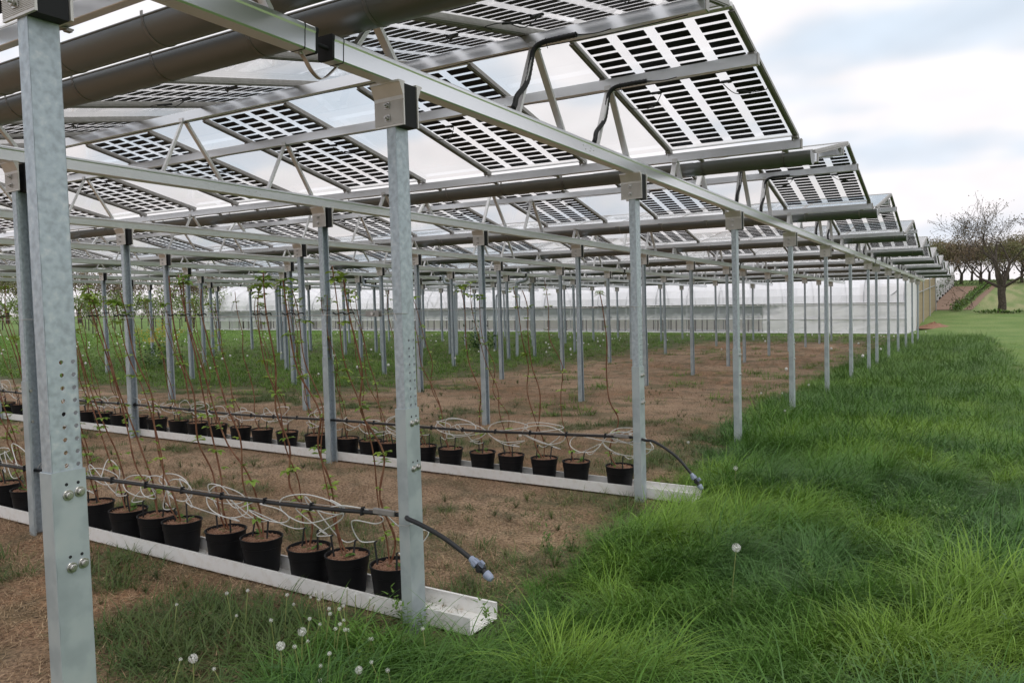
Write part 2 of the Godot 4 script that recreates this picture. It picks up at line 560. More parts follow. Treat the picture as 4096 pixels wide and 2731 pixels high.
# ---------------------------------------------------------------- posts
func hole_strip(mb: MB, x: float, z0: float, z1: float, y0: float, y1: float, hx: Array, hy: Array, r: float, t: float) -> void:
	# an upright plate across x (thickness t) pierced by round holes at z = hx, y = hy
	var zs := [z0]
	for k in hx.size():
		if k > 0: zs.append((hx[k - 1] + hx[k]) * 0.5)
	zs.append(z1)
	var ys := [y0]
	for k in hy.size():
		if k > 0: ys.append((hy[k - 1] + hy[k]) * 0.5)
	ys.append(y1)
	for i in hx.size():
		for j in hy.size():
			var c := Vector2(hx[i], hy[j])
			var ring := []
			var outer := []
			for k in 16:
				var a := TAU * k / 16.0
				var d := Vector2(cos(a), sin(a))
				ring.append(c + d * r)
				# to the border of this cell along d
				var s := 1e9
				if d.x > 0.001: s = minf(s, (zs[i + 1] - c.x) / d.x)
				if d.x < -0.001: s = minf(s, (zs[i] - c.x) / d.x)
				if d.y > 0.001: s = minf(s, (ys[j + 1] - c.y) / d.y)
				if d.y < -0.001: s = minf(s, (ys[j] - c.y) / d.y)
				outer.append(c + d * s)
			for k in 16:
				var k2 := (k + 1) % 16
				for sg in [-1.0, 1.0]:
					var xx: float = x + sg * t * 0.5
					mb.quad(Vector3(xx, ring[k].y, ring[k].x), Vector3(xx, ring[k2].y, ring[k2].x), Vector3(xx, outer[k2].y, outer[k2].x), Vector3(xx, outer[k].y, outer[k].x), Vector3(sg, 0, 0))
					# corner of the cell between two border points on different sides
					var cz: float = outer[k].x if is_equal_approx(outer[k].x, zs[i]) or is_equal_approx(outer[k].x, zs[i + 1]) else outer[k2].x
					var cy: float = outer[k].y if is_equal_approx(outer[k].y, ys[j]) or is_equal_approx(outer[k].y, ys[j + 1]) else outer[k2].y
					var q := Vector2(cz, cy)
					if q.distance_to(outer[k]) > 0.0004 and q.distance_to(outer[k2]) > 0.0004:
						mb.tri(Vector3(xx, outer[k].y, outer[k].x), Vector3(xx, q.y, q.x), Vector3(xx, outer[k2].y, outer[k2].x), Vector3(sg, 0, 0))
				var mid: Vector2 = (ring[k] + ring[k2]) * 0.5 - c
				mb.quad(Vector3(x - t * 0.5, ring[k].y, ring[k].x), Vector3(x - t * 0.5, ring[k2].y, ring[k2].x), Vector3(x + t * 0.5, ring[k2].y, ring[k2].x), Vector3(x + t * 0.5, ring[k].y, ring[k].x), Vector3(0, -mid.y, -mid.x))

func bolt_mesh() -> ArrayMesh:      # axis +x
	var mb := MB.new()
	var t := Transform3D(Basis(Vector3(0, 0, 1), -PI / 2), Vector3.ZERO)
	mb.lathe([Vector2(0.0165, 0.0), Vector2(0.0165, 0.003), Vector2(0.0155, 0.004), Vector2(0.011, 0.0042)], 20, t)
	mb.lathe([Vector2(0.0115, 0.004), Vector2(0.0115, 0.012), Vector2(0.0095, 0.0135), Vector2(0.0, 0.0135)], 6, t)
	mb.lathe([Vector2(0.0055, 0.0135), Vector2(0.0055, 0.0155), Vector2(0.0, 0.0155)], 10, t)
	return mb.mesh()

func plate_bolt_mesh() -> ArrayMesh:   # axis +z (towards the viewer), square washer
	var mb := MB.new()
	mb.bx(0, 0, 0.003, 0.032, 0.032, 0.004, 0.0006)
	var t := Transform3D(Basis(Vector3(1, 0, 0), PI / 2), Vector3(0, 0, 0.005))
	mb.lathe([Vector2(0.0125, 0.0), Vector2(0.0125, 0.009), Vector2(0.011, 0.0105), Vector2(0.0, 0.0105)], 6, t)
	mb.lathe([Vector2(0.0055, 0.0095), Vector2(0.0045, 0.02), Vector2(0.0, 0.02)], 8, t)
	return mb.mesh()

func bracket_plate(near: bool) -> ArrayMesh:
	# outline in (y, outward) pushed along x; outward = +local z
	var o := PackedVector2Array()     # x = outward, y = height
	o.append(Vector2(0.0, 0.0))
	if near:
		o.append(Vector2(0.009, 0.0))
		o.append(Vector2(0.009, 0.008))
		for k in 21:
			var y := 0.010 + k * 0.0052
			o.append(Vector2(0.0065, y))
			o.append(Vector2(0.0095, y + 0.0013))
			o.append(Vector2(0.0095, y + 0.0033))
			o.append(Vector2(0.0065, y + 0.0044))
	else:
		o.append(Vector2(0.0085, 0.0))
		o.append(Vector2(0.0085, 0.118))
	o.append(Vector2(0.009, 0.122))
	o.append(Vector2(0.009, 0.140))
	o.append(Vector2(0.034, 0.196))
	o.append(Vector2(0.040, 0.196))
	o.append(Vector2(0.040, 0.206))
	o.append(Vector2(-0.006, 0.206))
	o.append(Vector2(-0.006, 0.198))
	o.append(Vector2(0.0, 0.196))
	var mb := MB.new()
	# outline x -> +z, outline y -> +y, push -> +x : basis columns (ox, oy, push)
	mb.prism(o, 0.18, Transform3D(Basis(Vector3(0, 0, 1), Vector3(0, 1, 0), Vector3(1, 0, 0)), Vector3(-0.09, 0, 0)))
	return mb.mesh()

func make_post(outer: bool, near: bool) -> Node3D:
	var t := thing("steel_post", "post", "post")
	var w := 0.056
	var dp := 0.095
	var th_ := 0.004
	var mb := MB.new()
	var sx := 1.0 if outer else -1.0      # the web side
	var b := 0.0015 if near else 0.0
	var top := 2.655
	var hz := [0.002, -0.034]             # -z is away; web spans z from +dp/2 to -dp/2
	if outer and near:
		var hy := []
		for k in 9: hy.append(1.135 + 0.0398 * k)
		mb.bx(sx * (w - th_) / 2, (1.47 + top) / 2, 0, th_, top - 1.47, dp - 0.002, 0.0)
		mb.bx(sx * (w - th_) / 2, 0.5, 0, th_, 1.16, dp - 0.002, 0.0)
		var zs := [-0.034, 0.002]
		hole_strip(mb, sx * (w - th_) / 2, -dp / 2 + 0.001, dp / 2 - 0.001, 1.08, 1.47, zs, hy, 0.0068, th_)
	else:
		mb.bx(sx * (w - th_) / 2, top / 2, 0, th_, top, dp - 0.002, 0.0)
	for s in [-1.0, 1.0]:
		mb.bx(0, top / 2, s * (dp - th_) / 2, w, top, th_, b)
		mb.bx(-sx * (w - th_) / 2, top / 2, s * (dp / 2 - 0.009), th_, top, 0.012, 0.0)
	part(t, "shaft", mb.mesh(), M.galv)
	# outer sleeve driven into the ground
	var sl := MB.new()
	var sw := w + 0.011
	var sd := dp + 0.011
	var st := 1.12
	sl.bx(sx * (sw - th_) / 2, st / 2 - 0.1, 0, th_, st + 0.2, sd - 0.002, 0.0)
	for s in [-1.0, 1.0]:
		sl.bx(0, st / 2 - 0.1, s * (sd - th_) / 2, sw, st + 0.2, th_, b)
		sl.bx(-sx * (sw - th_) / 2, st / 2 - 0.1, s * (sd / 2 - 0.009), th_, st + 0.2, 0.013, 0.0)
	part(t, "sleeve", sl.mesh(), M.sleeve)
	var bp := bracket_plate(near)
	part(t, "bracket_plate", bp, M.bracket, Transform3D(Basis(), Vector3(0, 2.484, 0.0485)))
	part(t, "bracket_plate", bp, M.bracket, Transform3D(Basis(Vector3.UP, PI), Vector3(0, 2.484, -0.0485)))
	var sp := MB.new()
	if outer: sp.bx(0.058, 2.582, 0, 0.052, 0.2, 0.0935)
	else: sp.bx(0.044, 2.582, -0.018, 0.078, 0.2, 0.05)
	part(t, "rubber_spacer", sp.mesh(), M.rubber)
	var pb := plate_bolt_mesh()
	for y in [2.585, 2.525]:
		part(t, "bracket_bolt", pb, M.steel, Transform3D(Basis(), Vector3(-0.01, y, 0.057)))
	if near:
		var bm := bolt_mesh()
		for y in [1.045, 0.82]:
			for z in [0.006, -0.03]:
				if outer:
					part(t, "sleeve_bolt", bm, M.steel, Transform3D(Basis(Vector3.RIGHT, rng.randf() * 3), Vector3(sw / 2, y + (0.004 if z < 0 else 0.0), z)))
				elif z > 0:
					part(t, "sleeve_bolt", bm, M.steel, Transform3D(Basis(Vector3.RIGHT, rng.randf() * 3), Vector3(-sw / 2 + th_, y, -0.005)))
		if outer:
			for y in [1.045, 0.82]:
				for z in [0.006, -0.03]:
					var slot := MB.new()
					slot.lathe([Vector2(0.0052, 0.0), Vector2(0.0, 0.0004)], 12, Transform3D(Basis(Vector3(0, 0, 1), -PI / 2), Vector3(sw / 2 + 0.0002, y + 0.0335, z + 0.003)))
					part(t, "sleeve_slot", slot.mesh(), M.rubber)
	return t

func rowname(g: int) -> String:
	return "edge line by the grass" if g == 0 else "%s line from the grass" % ORD[g]

func build_posts() -> void:
	var protos := [make_post(true, true), make_post(true, false), make_post(false, true), make_post(false, false)]
	var used := [false, false, false, false]
	for g in NB:
		for i in 14:
			var u := post_u(i)
			var x := X1 - g * BAY
			if not inview(x, u, 1.0): continue
			var near: bool = (g == 0 and i <= 4) or (g == 1 and i <= 4) or (g == 2 and i <= 3)
			var k := (0 if g == 0 else 2) + (0 if near else 1)
			var label := ""
			if g == 0 and i == 0: label = "nearest big galvanised steel post at the left, with drilled holes and two pairs of bolts"
			elif g == 0 and i == 1: label = "galvanised post rising behind the end of the front white trough, drilled holes and bolts"
			elif g == 0 and i == 2: label = "galvanised post at the end of the rear white trough, on the edge line"
			else: label = "galvanised C-section post, %s one seen in the %s" % [ORD[i - (0 if g == 0 else [0, 1, 2, 3, 3, 4, 4, 5][g])] , rowname(g)]
			var o: Node3D = protos[k] if not used[k] else protos[k].duplicate()
			if not used[k]:
				used[k] = true
			else:
				o.name = numbered("steel_post")
				add_child(o, true)
			o.position = P(x + 0.0335, 0, u + 0.05 + 0.027)
			o.rotation = Vector3(0.0110, 0, 0.0138)
			tag(o, label, "post", "galvanised posts under the solar roof")

# ---------------------------------------------------------------- beams with their struts
func beam_profile() -> PackedVector2Array:
	return PackedVector2Array([Vector2(-0.036, 0), Vector2(0.036, 0), Vector2(0.041, 0.007), Vector2(0.043, 0.078), Vector2(0.046, 0.086), Vector2(0.046, 0.100), Vector2(0.042, 0.105), Vector2(-0.042, 0.105), Vector2(-0.046, 0.100), Vector2(-0.046, 0.086), Vector2(-0.043, 0.078), Vector2(-0.041, 0.007)])

func strut_set(g: Node3D, x: float, ua: float, ya: float, f1: float, f2: float) -> void:
	# two flat legs from the beam's top up to one purlin, on feet, under a saddle plate
	for f in [f1, f2]:
		var du: float = signf(f - ua) * 0.022
		var mb := MB.new()
		mb.bar(P(0, 2.796, f), P(0, ya - 0.006, ua + du), 0.048, 0.008, Vector3.RIGHT, 0.0015)
		mb.bar(P(0.02, 2.798, f), P(0.02, ya - 0.01, ua + du * 1.25), 0.007, 0.022, Vector3.RIGHT)
		mb.bx(0, 2.7955, -(f + signf(f - ua) * 0.03), 0.05, 0.006, 0.11, 0.001)
		part(g, "strut", mb.mesh(), M.alu_matt, Transform3D(Basis(), Vector3(x, 0, 0)))
	var sd := MB.new()
	sd.bx(0, ya - 0.005, -ua, 0.056, 0.006, 0.085, 0.001)
	for s in [-1.0, 1.0]: sd.bx(0, ya + 0.012, -(ua + s * 0.031), 0.05, 0.034, 0.004)
	part(g, "saddle", sd.mesh(), M.alu_matt, Transform3D(Basis(), Vector3(x, 0, 0)))

func build_beams() -> void:
	var prof := beam_profile()
	for blk in 3:
		for g in NB:
			var x := X1 - g * BAY
			var a := J0 + (blk - 1) * BLOCK + 0.055
			var b := J0 + blk * BLOCK - 0.055
			if blk == 0: a = -2.5
			if blk == 2: b = 41.6
			if not inview(x, b, 1.0): continue
			var where := "edge beam above the grass side" if g == 0 else "%s roof beam from the grass side" % ORD[g]
			var t := thing("roof_beam", "long aluminium %s, in the %s roof block" % [where, ["nearest", "middle", "farthest"][blk]], "beam", Vector3.ZERO, "aluminium beams under the solar roof")
			var mb := MB.new()
			mb.prism(prof, b - a, Transform3D(Basis(Vector3(1, 0, 0), Vector3(0, 1, 0), Vector3(0, 0, 1)), P(x, 2.687, b)))
			part(t, "beam", mb.mesh(), M.alu)
			for e in [a, b]:
				if e < 0: continue
				var s := 1.0 if e == b else -1.0
				var cp := MB.new()
				var pr2 := PackedVector2Array()
				for p in prof: pr2.append(Vector2(p.x * 1.03, (p.y - 0.052) * 1.03 + 0.052))
				cp.prism(pr2, 0.014, Transform3D(Basis(), P(x, 2.687, e + (0.014 if s > 0 else 0.0))))
				part(t, "end_cap", cp.mesh(), M.rubber)
				var bd := MB.new()
				bd.prism(pr2, 0.004, Transform3D(Basis(), P(x, 2.687, e - s * 0.058)))
				part(t, "end_band", bd.mesh(), M.rubber)
			# struts of each roof ridge carried by this block
			for k in 4:
				var c := J0 + (blk - 1) * BLOCK + D * (k + 0.5)
				if c < -0.5 or not inview(x, c + 2.0, 1.0): continue
				if c - 2.1 > a: strut_set(t, x, c - 2.1, 2.94, c - 2.1 - 0.13, c - 2.1 + 0.14)
				if c - 0.575 > a: strut_set(t, x, c - 0.575, 3.252, c - 0.575 - 0.22, c - 0.575 + 0.37)
				strut_set(t, x, c + 0.575, 3.252, c + 0.575 - 0.24, c + 0.575 + 0.33)
				strut_set(t, x, c + 2.06, 2.94, c + 2.06 - 0.09, c + 2.06 + 0.13)
			# rivets near the middle of the near beams
			if (g < 2 and blk == 1):
				var rv := MB.new()
				for uu in [4.95, 4.99, 5.06, 5.075, 5.12]:
					rv.lathe([Vector2(0.004, 0), Vector2(0.0035, 0.002), Vector2(0.0, 0.0028)], 8, Transform3D(Basis(Vector3(0, 0, 1), -PI / 2), P(x + 0.0425, 2.687 + 0.03 + 0.03 * rng.randf(), uu)))
				part(t, "rivet", rv.mesh(), M.steel)
	# earthing straps across the first joint, and dark connecting pins
	for g in 3:
		var x := X1 - g * BAY
		for j in [J0, J0 + BLOCK]:
			if not inview(x, j, 0.5): continue
			var mb := MB.new()
			var pts := spline([P(x - 0.005, 2.684, j - 0.10), P(x - 0.004, 2.665, j - 0.075), P(x, 2.625, j - 0.045), P(x + 0.002, 2.601, j - 0.005), P(x, 2.607, j + 0.03), P(x - 0.005, 2.645, j + 0.08), P(x - 0.004, 2.684, j + 0.12)], 4)
			for i in pts.size() - 1:
				mb.bar(pts[i], pts[i + 1] + (pts[i + 1] - pts[i]) * 0.06, 0.022, 0.004, Vector3.RIGHT)
			var t := solo("earthing_strap", mb.mesh(), M.steel, "braided earthing strap hanging under the beam joint, %s beam, %s joint" % [ORD[g], "near" if j < 5 else "far"], "strap", "earthing straps at beam joints")
			var pn := MB.new()
			pn.tube(pv([P(0, 0, -0.06), P(0, 0, 0.06)]), 0.009, 8)
			part(t, "pin", pn.mesh(), M.rubber, Transform3D(Basis(), P(x + 0.015, 2.735, j)))
			var bl := MB.new()
			bl.lathe([Vector2(0.009, 0), Vector2(0.009, 0.008), Vector2(0, 0.008)], 6)
			part(t, "bolt", bl.mesh(), M.steel, Transform3D(Basis(Vector3.RIGHT, PI), P(x - 0.005, 2.684, j - 0.098)))
			part(t, "bolt", bl.mesh(), M.steel, Transform3D(Basis(Vector3.RIGHT, PI), P(x - 0.004, 2.684, j + 0.118)))

# ---------------------------------------------------------------- purlins, gutters, panels
func ridges() -> Array:     # centre lines of the roof ridges that the photograph can see
	var out := []
	for b in 3:
		for k in 4:
			var c := J0 + (b - 1) * BLOCK + D * (k + 0.5)
			if c > -0.5: out.append(c)
	return out

func left_end(u: float) -> float: return maxf(XL, -2.115 * maxf(u, 0.5) - 3.2)

func nth_ridge(k: int) -> String:
	return "%s roof ridge" % ORD[k]

func build_roof_frames() -> void:
	var rs := ridges()
	for k in rs.size():
		var c: float = rs[k]
		for d in [[-2.1, 2.94, "near low"], [-0.575, 3.253, "near upper"], [0.575, 3.253, "far upper"], [2.06, 2.94, "far low"]]:
			var u: float = c + d[0]
			if u < -0.8: continue
			var xl := left_end(u)
			var mb := MB.new()
			mb.box(Transform3D(Basis(), P((XE + xl) / 2, d[1] + 0.04, u)), Vector3(XE - xl, 0.08, 0.05), 0.003)
			var t := thing("purlin", "%s aluminium purlin under the %s" % [d[2], nth_ridge(k)], "purlin", Vector3.ZERO, "aluminium purlins under the solar roof")
			part(t, "rail", mb.mesh(), M.alu)
			var cp := MB.new()
			cp.box(Transform3D(Basis(), P(XE + 0.004, d[1] + 0.04, u)), Vector3(0.008, 0.083, 0.053), 0.002)
			part(t, "end_cap", cp.mesh(), M.rail)
			if d[0] > 2.0 and k < 6:
				var gc := MB.new()
				gc.bx(0, 0, 0, 0.042, 0.008, 0.10, 0.001)
				gc.bx(0.005, -0.006, -0.03, 0.03, 0.014, 0.03, 0.002)
				var gm := gc.mesh()
				var xx := XE - 0.13
				while xx > maxf(xl, XE - 12.0):
					part(t, "gutter_clip", gm, M.rail, Transform3D(Basis(), P(xx, d[1] - 0.005, u - 0.005)))
					xx -= 0.74
			# cable along the underside with clips
			if absf(d[0]) < 1.0 and k < 6:
				var cb := MB.new()
				var pts := []
				var x := XE - 0.1
				while x > maxf(xl, XE - 14.0):
					pts.append(P(x, d[1] - 0.006 - 0.012 * rng.randf(), u - 0.02))
					x -= 0.35
				cb.tube(spline(pts, 3), 0.0032, 5)
				part(t, "cable", cb.mesh(), M.black)
	# gutters
	var gut := []
	gut.append([J0 - 0.145, "front one of the two big gutters", "overhead"])
	gut.append([J0 + 0.205, "rear one of the two big gutters", "overhead"])
	for b in [1, 2]:
		for k in [1, 2, 3]:
			gut.append([J0 + (b - 1) * BLOCK + D * k - 0.06, "half-round rain gutter", "between %s and %s ridge" % [ORD[(b - 1) * 4 + k], ORD[(b - 1) * 4 + k + 1]]])
	gut.append([J0 + BLOCK - 0.145, "front gutter of a pair", "at the far roof joint"])
	gut.append([J0 + BLOCK + 0.205, "rear gutter of a pair", "at the far roof joint"])
	gut.append([J0 + 2 * BLOCK - 0.25, "last rain gutter", "at the far end of the roof"])
	var r := 0.105
	var hang := MB.new()
	var arc := []
	for i in 13:
		var a := PI + PI * i / 12.0
		arc.append(Vector2(cos(a), sin(a)))
	for i in 12:
		for s in [-1.0, 1.0]:
			hang.quad(Vector3(-0.009, arc[i].y * (r + 0.003), arc[i].x * (r + 0.003)), Vector3(0.009, arc[i].y * (r + 0.003), arc[i].x * (r + 0.003)), Vector3(0.009, arc[i + 1].y * (r + 0.003), arc[i + 1].x * (r + 0.003)), Vector3(-0.009, arc[i + 1].y * (r + 0.003), arc[i + 1].x * (r + 0.003)), Vector3(0, arc[i].y, arc[i].x))
		for sx in [-0.009, 0.009]:
			hang.quad(Vector3(sx, arc[i].y * (r - 0.001), arc[i].x * (r - 0.001)), Vector3(sx, arc[i].y * (r + 0.003), arc[i].x * (r + 0.003)), Vector3(sx, arc[i + 1].y * (r + 0.003), arc[i + 1].x * (r + 0.003)), Vector3(sx, arc[i + 1].y * (r - 0.001), arc[i + 1].x * (r - 0.001)), Vector3(sx, 0, 0))
	hang.bx(0, 0.012, r + 0.002, 0.018, 0.024, 0.004)
	hang.bx(0, 0.012, -r - 0.002, 0.018, 0.024, 0.004)
	var hm := hang.mesh()
	for gi in gut.size():
		var u: float = gut[gi][0]
		var xl := left_end(u)
		var xr := XE + 0.03
		var mb := MB.new()
		var y0 := 2.958
		for i in 24:
			var a0 := PI + PI * i / 24.0
			var a1 := PI + PI * (i + 1) / 24.0
			for q in [[r, 1.0], [r - 0.003, -1.0]]:
				var p0 := Vector3(0, sin(a0) * q[0], cos(a0) * q[0])
				var p1 := Vector3(0, sin(a1) * q[0], cos(a1) * q[0])
				var n0: Vector3 = Vector3(0, sin(a0), cos(a0)) * q[1]
				var n1: Vector3 = Vector3(0, sin(a1), cos(a1)) * q[1]
				var oL := P(xl, y0, u)
				var oR := P(xr, y0, u)
				mb.tris(oL + p0, oR + p0, oR + p1, n0, n0, n1)
				mb.tris(oL + p0, oR + p1, oL + p1, n0, n1, n1)
		for s in [-1.0, 1.0]:
			mb.tube(pv([P(xl, y0, u + s * r), P(xr, y0, u + s * r)]), 0.0055, 6)
		var t := thing("rain_gutter", "%s %s" % [gut[gi][1], gut[gi][2]] if gi < 2 else "grey metal %s %s" % [gut[gi][1], gut[gi][2]], "gutter", Vector3.ZERO, "rain gutters of the solar roof")
		part(t, "channel", mb.mesh(), M.gutter)
		var ec := MB.new()
		for i in 12:
			var a0 := PI + PI * i / 12.0
			var a1 := PI + PI * (i + 1) / 12.0
			ec.tri(Vector3(0, 0, 0), Vector3(0, sin(a0) * (r + 0.004), cos(a0) * (r + 0.004)), Vector3(0, sin(a1) * (r + 0.004), cos(a1) * (r + 0.004)), Vector3.RIGHT)
			ec.quad(Vector3(0, sin(a0) * (r + 0.004), cos(a0) * (r + 0.004)), Vector3(0, sin(a1) * (r + 0.004), cos(a1) * (r + 0.004)), Vector3(-0.03, sin(a1) * (r + 0.004), cos(a1) * (r + 0.004)), Vector3(-0.03, sin(a0) * (r + 0.004), cos(a0) * (r + 0.004)), Vector3(0, sin(a0), cos(a0)))
		part(t, "end_cap", ec.mesh(), M.gutter, Transform3D(Basis(), P(xr + 0.002, y0, u)))
		var x := XE - 0.2 - (0.28 if gi == 0 else 0.0)
		while x > xl:
			part(t, "hanger", hm, M.rail, Transform3D(Basis(), P(x, y0, u)))
			x -= 0.74
			if x < XE - 16.0: break

func panel_mesh_parts(L: float, W: float) -> Dictionary:
	var o := {}
	var pane := MB.new()
	pane.quad(Vector3(-W / 2, 0, 0), Vector3(W / 2, 0, 0), Vector3(W / 2, 0, L), Vector3(-W / 2, 0, L), Vector3.UP)
	o.pane = pane.mesh()
	var c := MB.new()
	# a dark cell with clipped corners
	var w := 0.198 / 2; var h := 0.074 / 2; var k := 0.005
	c.prism(PackedVector2Array([Vector2(-w + k, -h), Vector2(w - k, -h), Vector2(w, -h + k), Vector2(w, h - k), Vector2(w - k, h), Vector2(-w + k, h), Vector2(-w, h - k), Vector2(-w, -h + k)]), 0.0012, Transform3D(Basis(Vector3(1, 0, 0), Vector3(0, 0, 1), Vector3(0, 1, 0)), Vector3(0, -0.0045, 0)))
	o.cell = c.mesh()
	var cs := []
	for i in 4:
		for j in 19:
			cs.append(Vector3(-W / 2 + 0.155 + 0.275 * i, 0, 0.10 + 0.1035 * j))
	o.spots = cs
	var all := MB.new()
	for p in cs: all.bx(p.x, -0.0039, p.z, 0.198, 0.0012, 0.074)
	o.cells = all.mesh()
	var rail := MB.new()
	rail.bx(0, -0.012, L / 2, 0.03, 0.03, L, 0.002)
	rail.bx(0, -0.033, L / 2, 0.044, 0.010, L - 0.02)
	rail.bx(-0.012, -0.041, L / 2, 0.005, 0.008, L - 0.04)
	rail.bx(0.012, -0.041, L / 2, 0.005, 0.008, L - 0.04)
	o.rail = rail.mesh()
	var cap := MB.new()
	cap.bx(0, -0.008, -0.012, W + 0.03, 0.034, 0.038, 0.003)
	o.cap = cap.mesh()
	var foot := MB.new()
	foot.bx(0, 0.004, L + 0.006, W, 0.014, 0.014, 0.002)
	o.foot = foot.mesh()
	var clip := MB.new()
	clip.bx(0, -0.05, 0, 0.05, 0.02, 0.034, 0.002)
	clip.bx(0.02, -0.057, 0.01, 0.012, 0.03, 0.012)
	o.clip = clip.mesh()
	var jb := MB.new()
	jb.bx(0, -0.014, 0, 0.085, 0.016, 0.022, 0.003)
	jb.bx(-0.02, -0.018, 0.0, 0.03, 0.014, 0.03, 0.003)
	o.box = jb.mesh()
	return o

func build_panels() -> void:
	var rs := ridges()
	var tilt := atan(0.2135)
	var L := 2.035 / cos(tilt)
	var W := 1.115
	var pm := panel_mesh_parts(L, W)
	var GW := 0.83
	var gp := MB.new()
	gp.quad(Vector3(-GW / 2, 0, 0), Vector3(GW / 2, 0, 0), Vector3(GW / 2, 0, L), Vector3(-GW / 2, 0, L), Vector3.UP)
	var gmesh := gp.mesh()
	var gl := MB.new()
	gl.bx(0, -0.006, -0.008, GW, 0.02, 0.02, 0.002)
	var gcap := gl.mesh()
	for k in rs.size():
		var c: float = rs[k]
		for far in [true, false]:
			var sg := 1.0 if far else -1.0
			if not far and c < 1.0 : continue
			var z := Vector3(0, -sin(tilt), -cos(tilt) * sg)
			var y := Vector3(0, cos(tilt), -sin(tilt) * sg)
			var bas := Basis(y.cross(z), y, z)
			var uu := c + sg * 0.05
			var ytop := 3.455 + 0.05 - 0.0107
			var side := "far" if far else "near"
			# right edge, width, kind
			var list := []
			if far:
				for i in 14:
					list.append([-1.385 - 2.0 * i, W, true])
					list.append([-1.385 - 2.0 * i - W - 0.035, GW, false])
			else:
				list.append([-1.385, W, true])
				list.append([-2.535, W, true])
				list.append([-3.685, GW, false])
				for i in 12:
					list.append([-4.555 - 2.0 * i, W, true])
					list.append([-4.555 - 2.0 * i - W - 0.035, GW, false])
			var np := 0
			var ng := 0
			for e in list:
				var xc: float = e[0] - e[1] / 2
				if xc - e[1] / 2 < XL: break
				if not inview(xc, c + sg, 2.6): continue
				var at := P(xc, ytop, uu)
				if e[2]:
					var label := "solar panel %s from the grass end, %s slope of the %s" % [ORD[np], side, nth_ridge(k)]
					var t := thing("solar_panel", label, "solar panel", at, "semi-transparent solar panels of the roof")
					t.basis = bas
					part(t, "glass", pm.pane, M.pane)
					if (k == 1 and np < 5) or (k == 2 and far and np < 3):
						for p in pm.spots: part(t, "solar_cell", pm.cell, M.cell, Transform3D(Basis(), p))
					else:
						part(t, "solar_cells", pm.cells, M.cell).set_meta("kind", "stuff")
					part(t, "side_rail", pm.rail, M.rail, Transform3D(Basis(), Vector3(-W / 2 - 0.004, 0, 0)))
					part(t, "side_rail", pm.rail, M.rail, Transform3D(Basis(), Vector3(W / 2 + 0.004, 0, 0)))
					part(t, "ridge_strip", pm.cap, M.rail_light)
					part(t, "eaves_strip", pm.foot, M.rail_light)
					if k < 5:
						for s in [-1.0, 1.0]:
							part(t, "rail_clip", pm.clip, M.rail, Transform3D(Basis(), Vector3(s * W / 2, 0, 0.54)))
							part(t, "rail_clip", pm.clip, M.rail, Transform3D(Basis(), Vector3(s * W / 2, 0, 2.0)))
							var jx: float = s * 0.275
							part(t, "junction_box", pm.box, M.black, Transform3D(Basis(), Vector3(jx, 0, 0.93)))
							var cb := MB.new()
							var e1 := Vector3(s * 0.53, -0.04, 1.08 + 0.05 * rng.randf())
							cb.tube(spline([Vector3(jx - s * 0.03, -0.02, 0.95), Vector3(jx + s * 0.04, -0.05 - 0.03 * rng.randf(), 1.02), Vector3(jx + s * 0.12, -0.045, 1.10), e1, Vector3(s * 0.545, -0.045, 1.0)], 4), 0.0032, 5)
							cb.bar(Vector3(jx + s * 0.05, -0.05, 1.03), Vector3(jx + s * 0.14, -0.046, 1.10), 0.014, 0.014, Vector3.UP, 0.003)
							part(t, "cable", cb.mesh(), M.black)
					np += 1
				else:
					var t := thing("glass_pane", "clear glass pane %s from the grass end, %s slope of the %s" % [ORD[ng], side, nth_ridge(k)], "glass pane", at, "clear panes between the solar panels")
					t.basis = bas
					part(t, "pane", gmesh, M.pane)
					part(t, "ridge_strip", gcap, M.rail_light)
					ng += 1

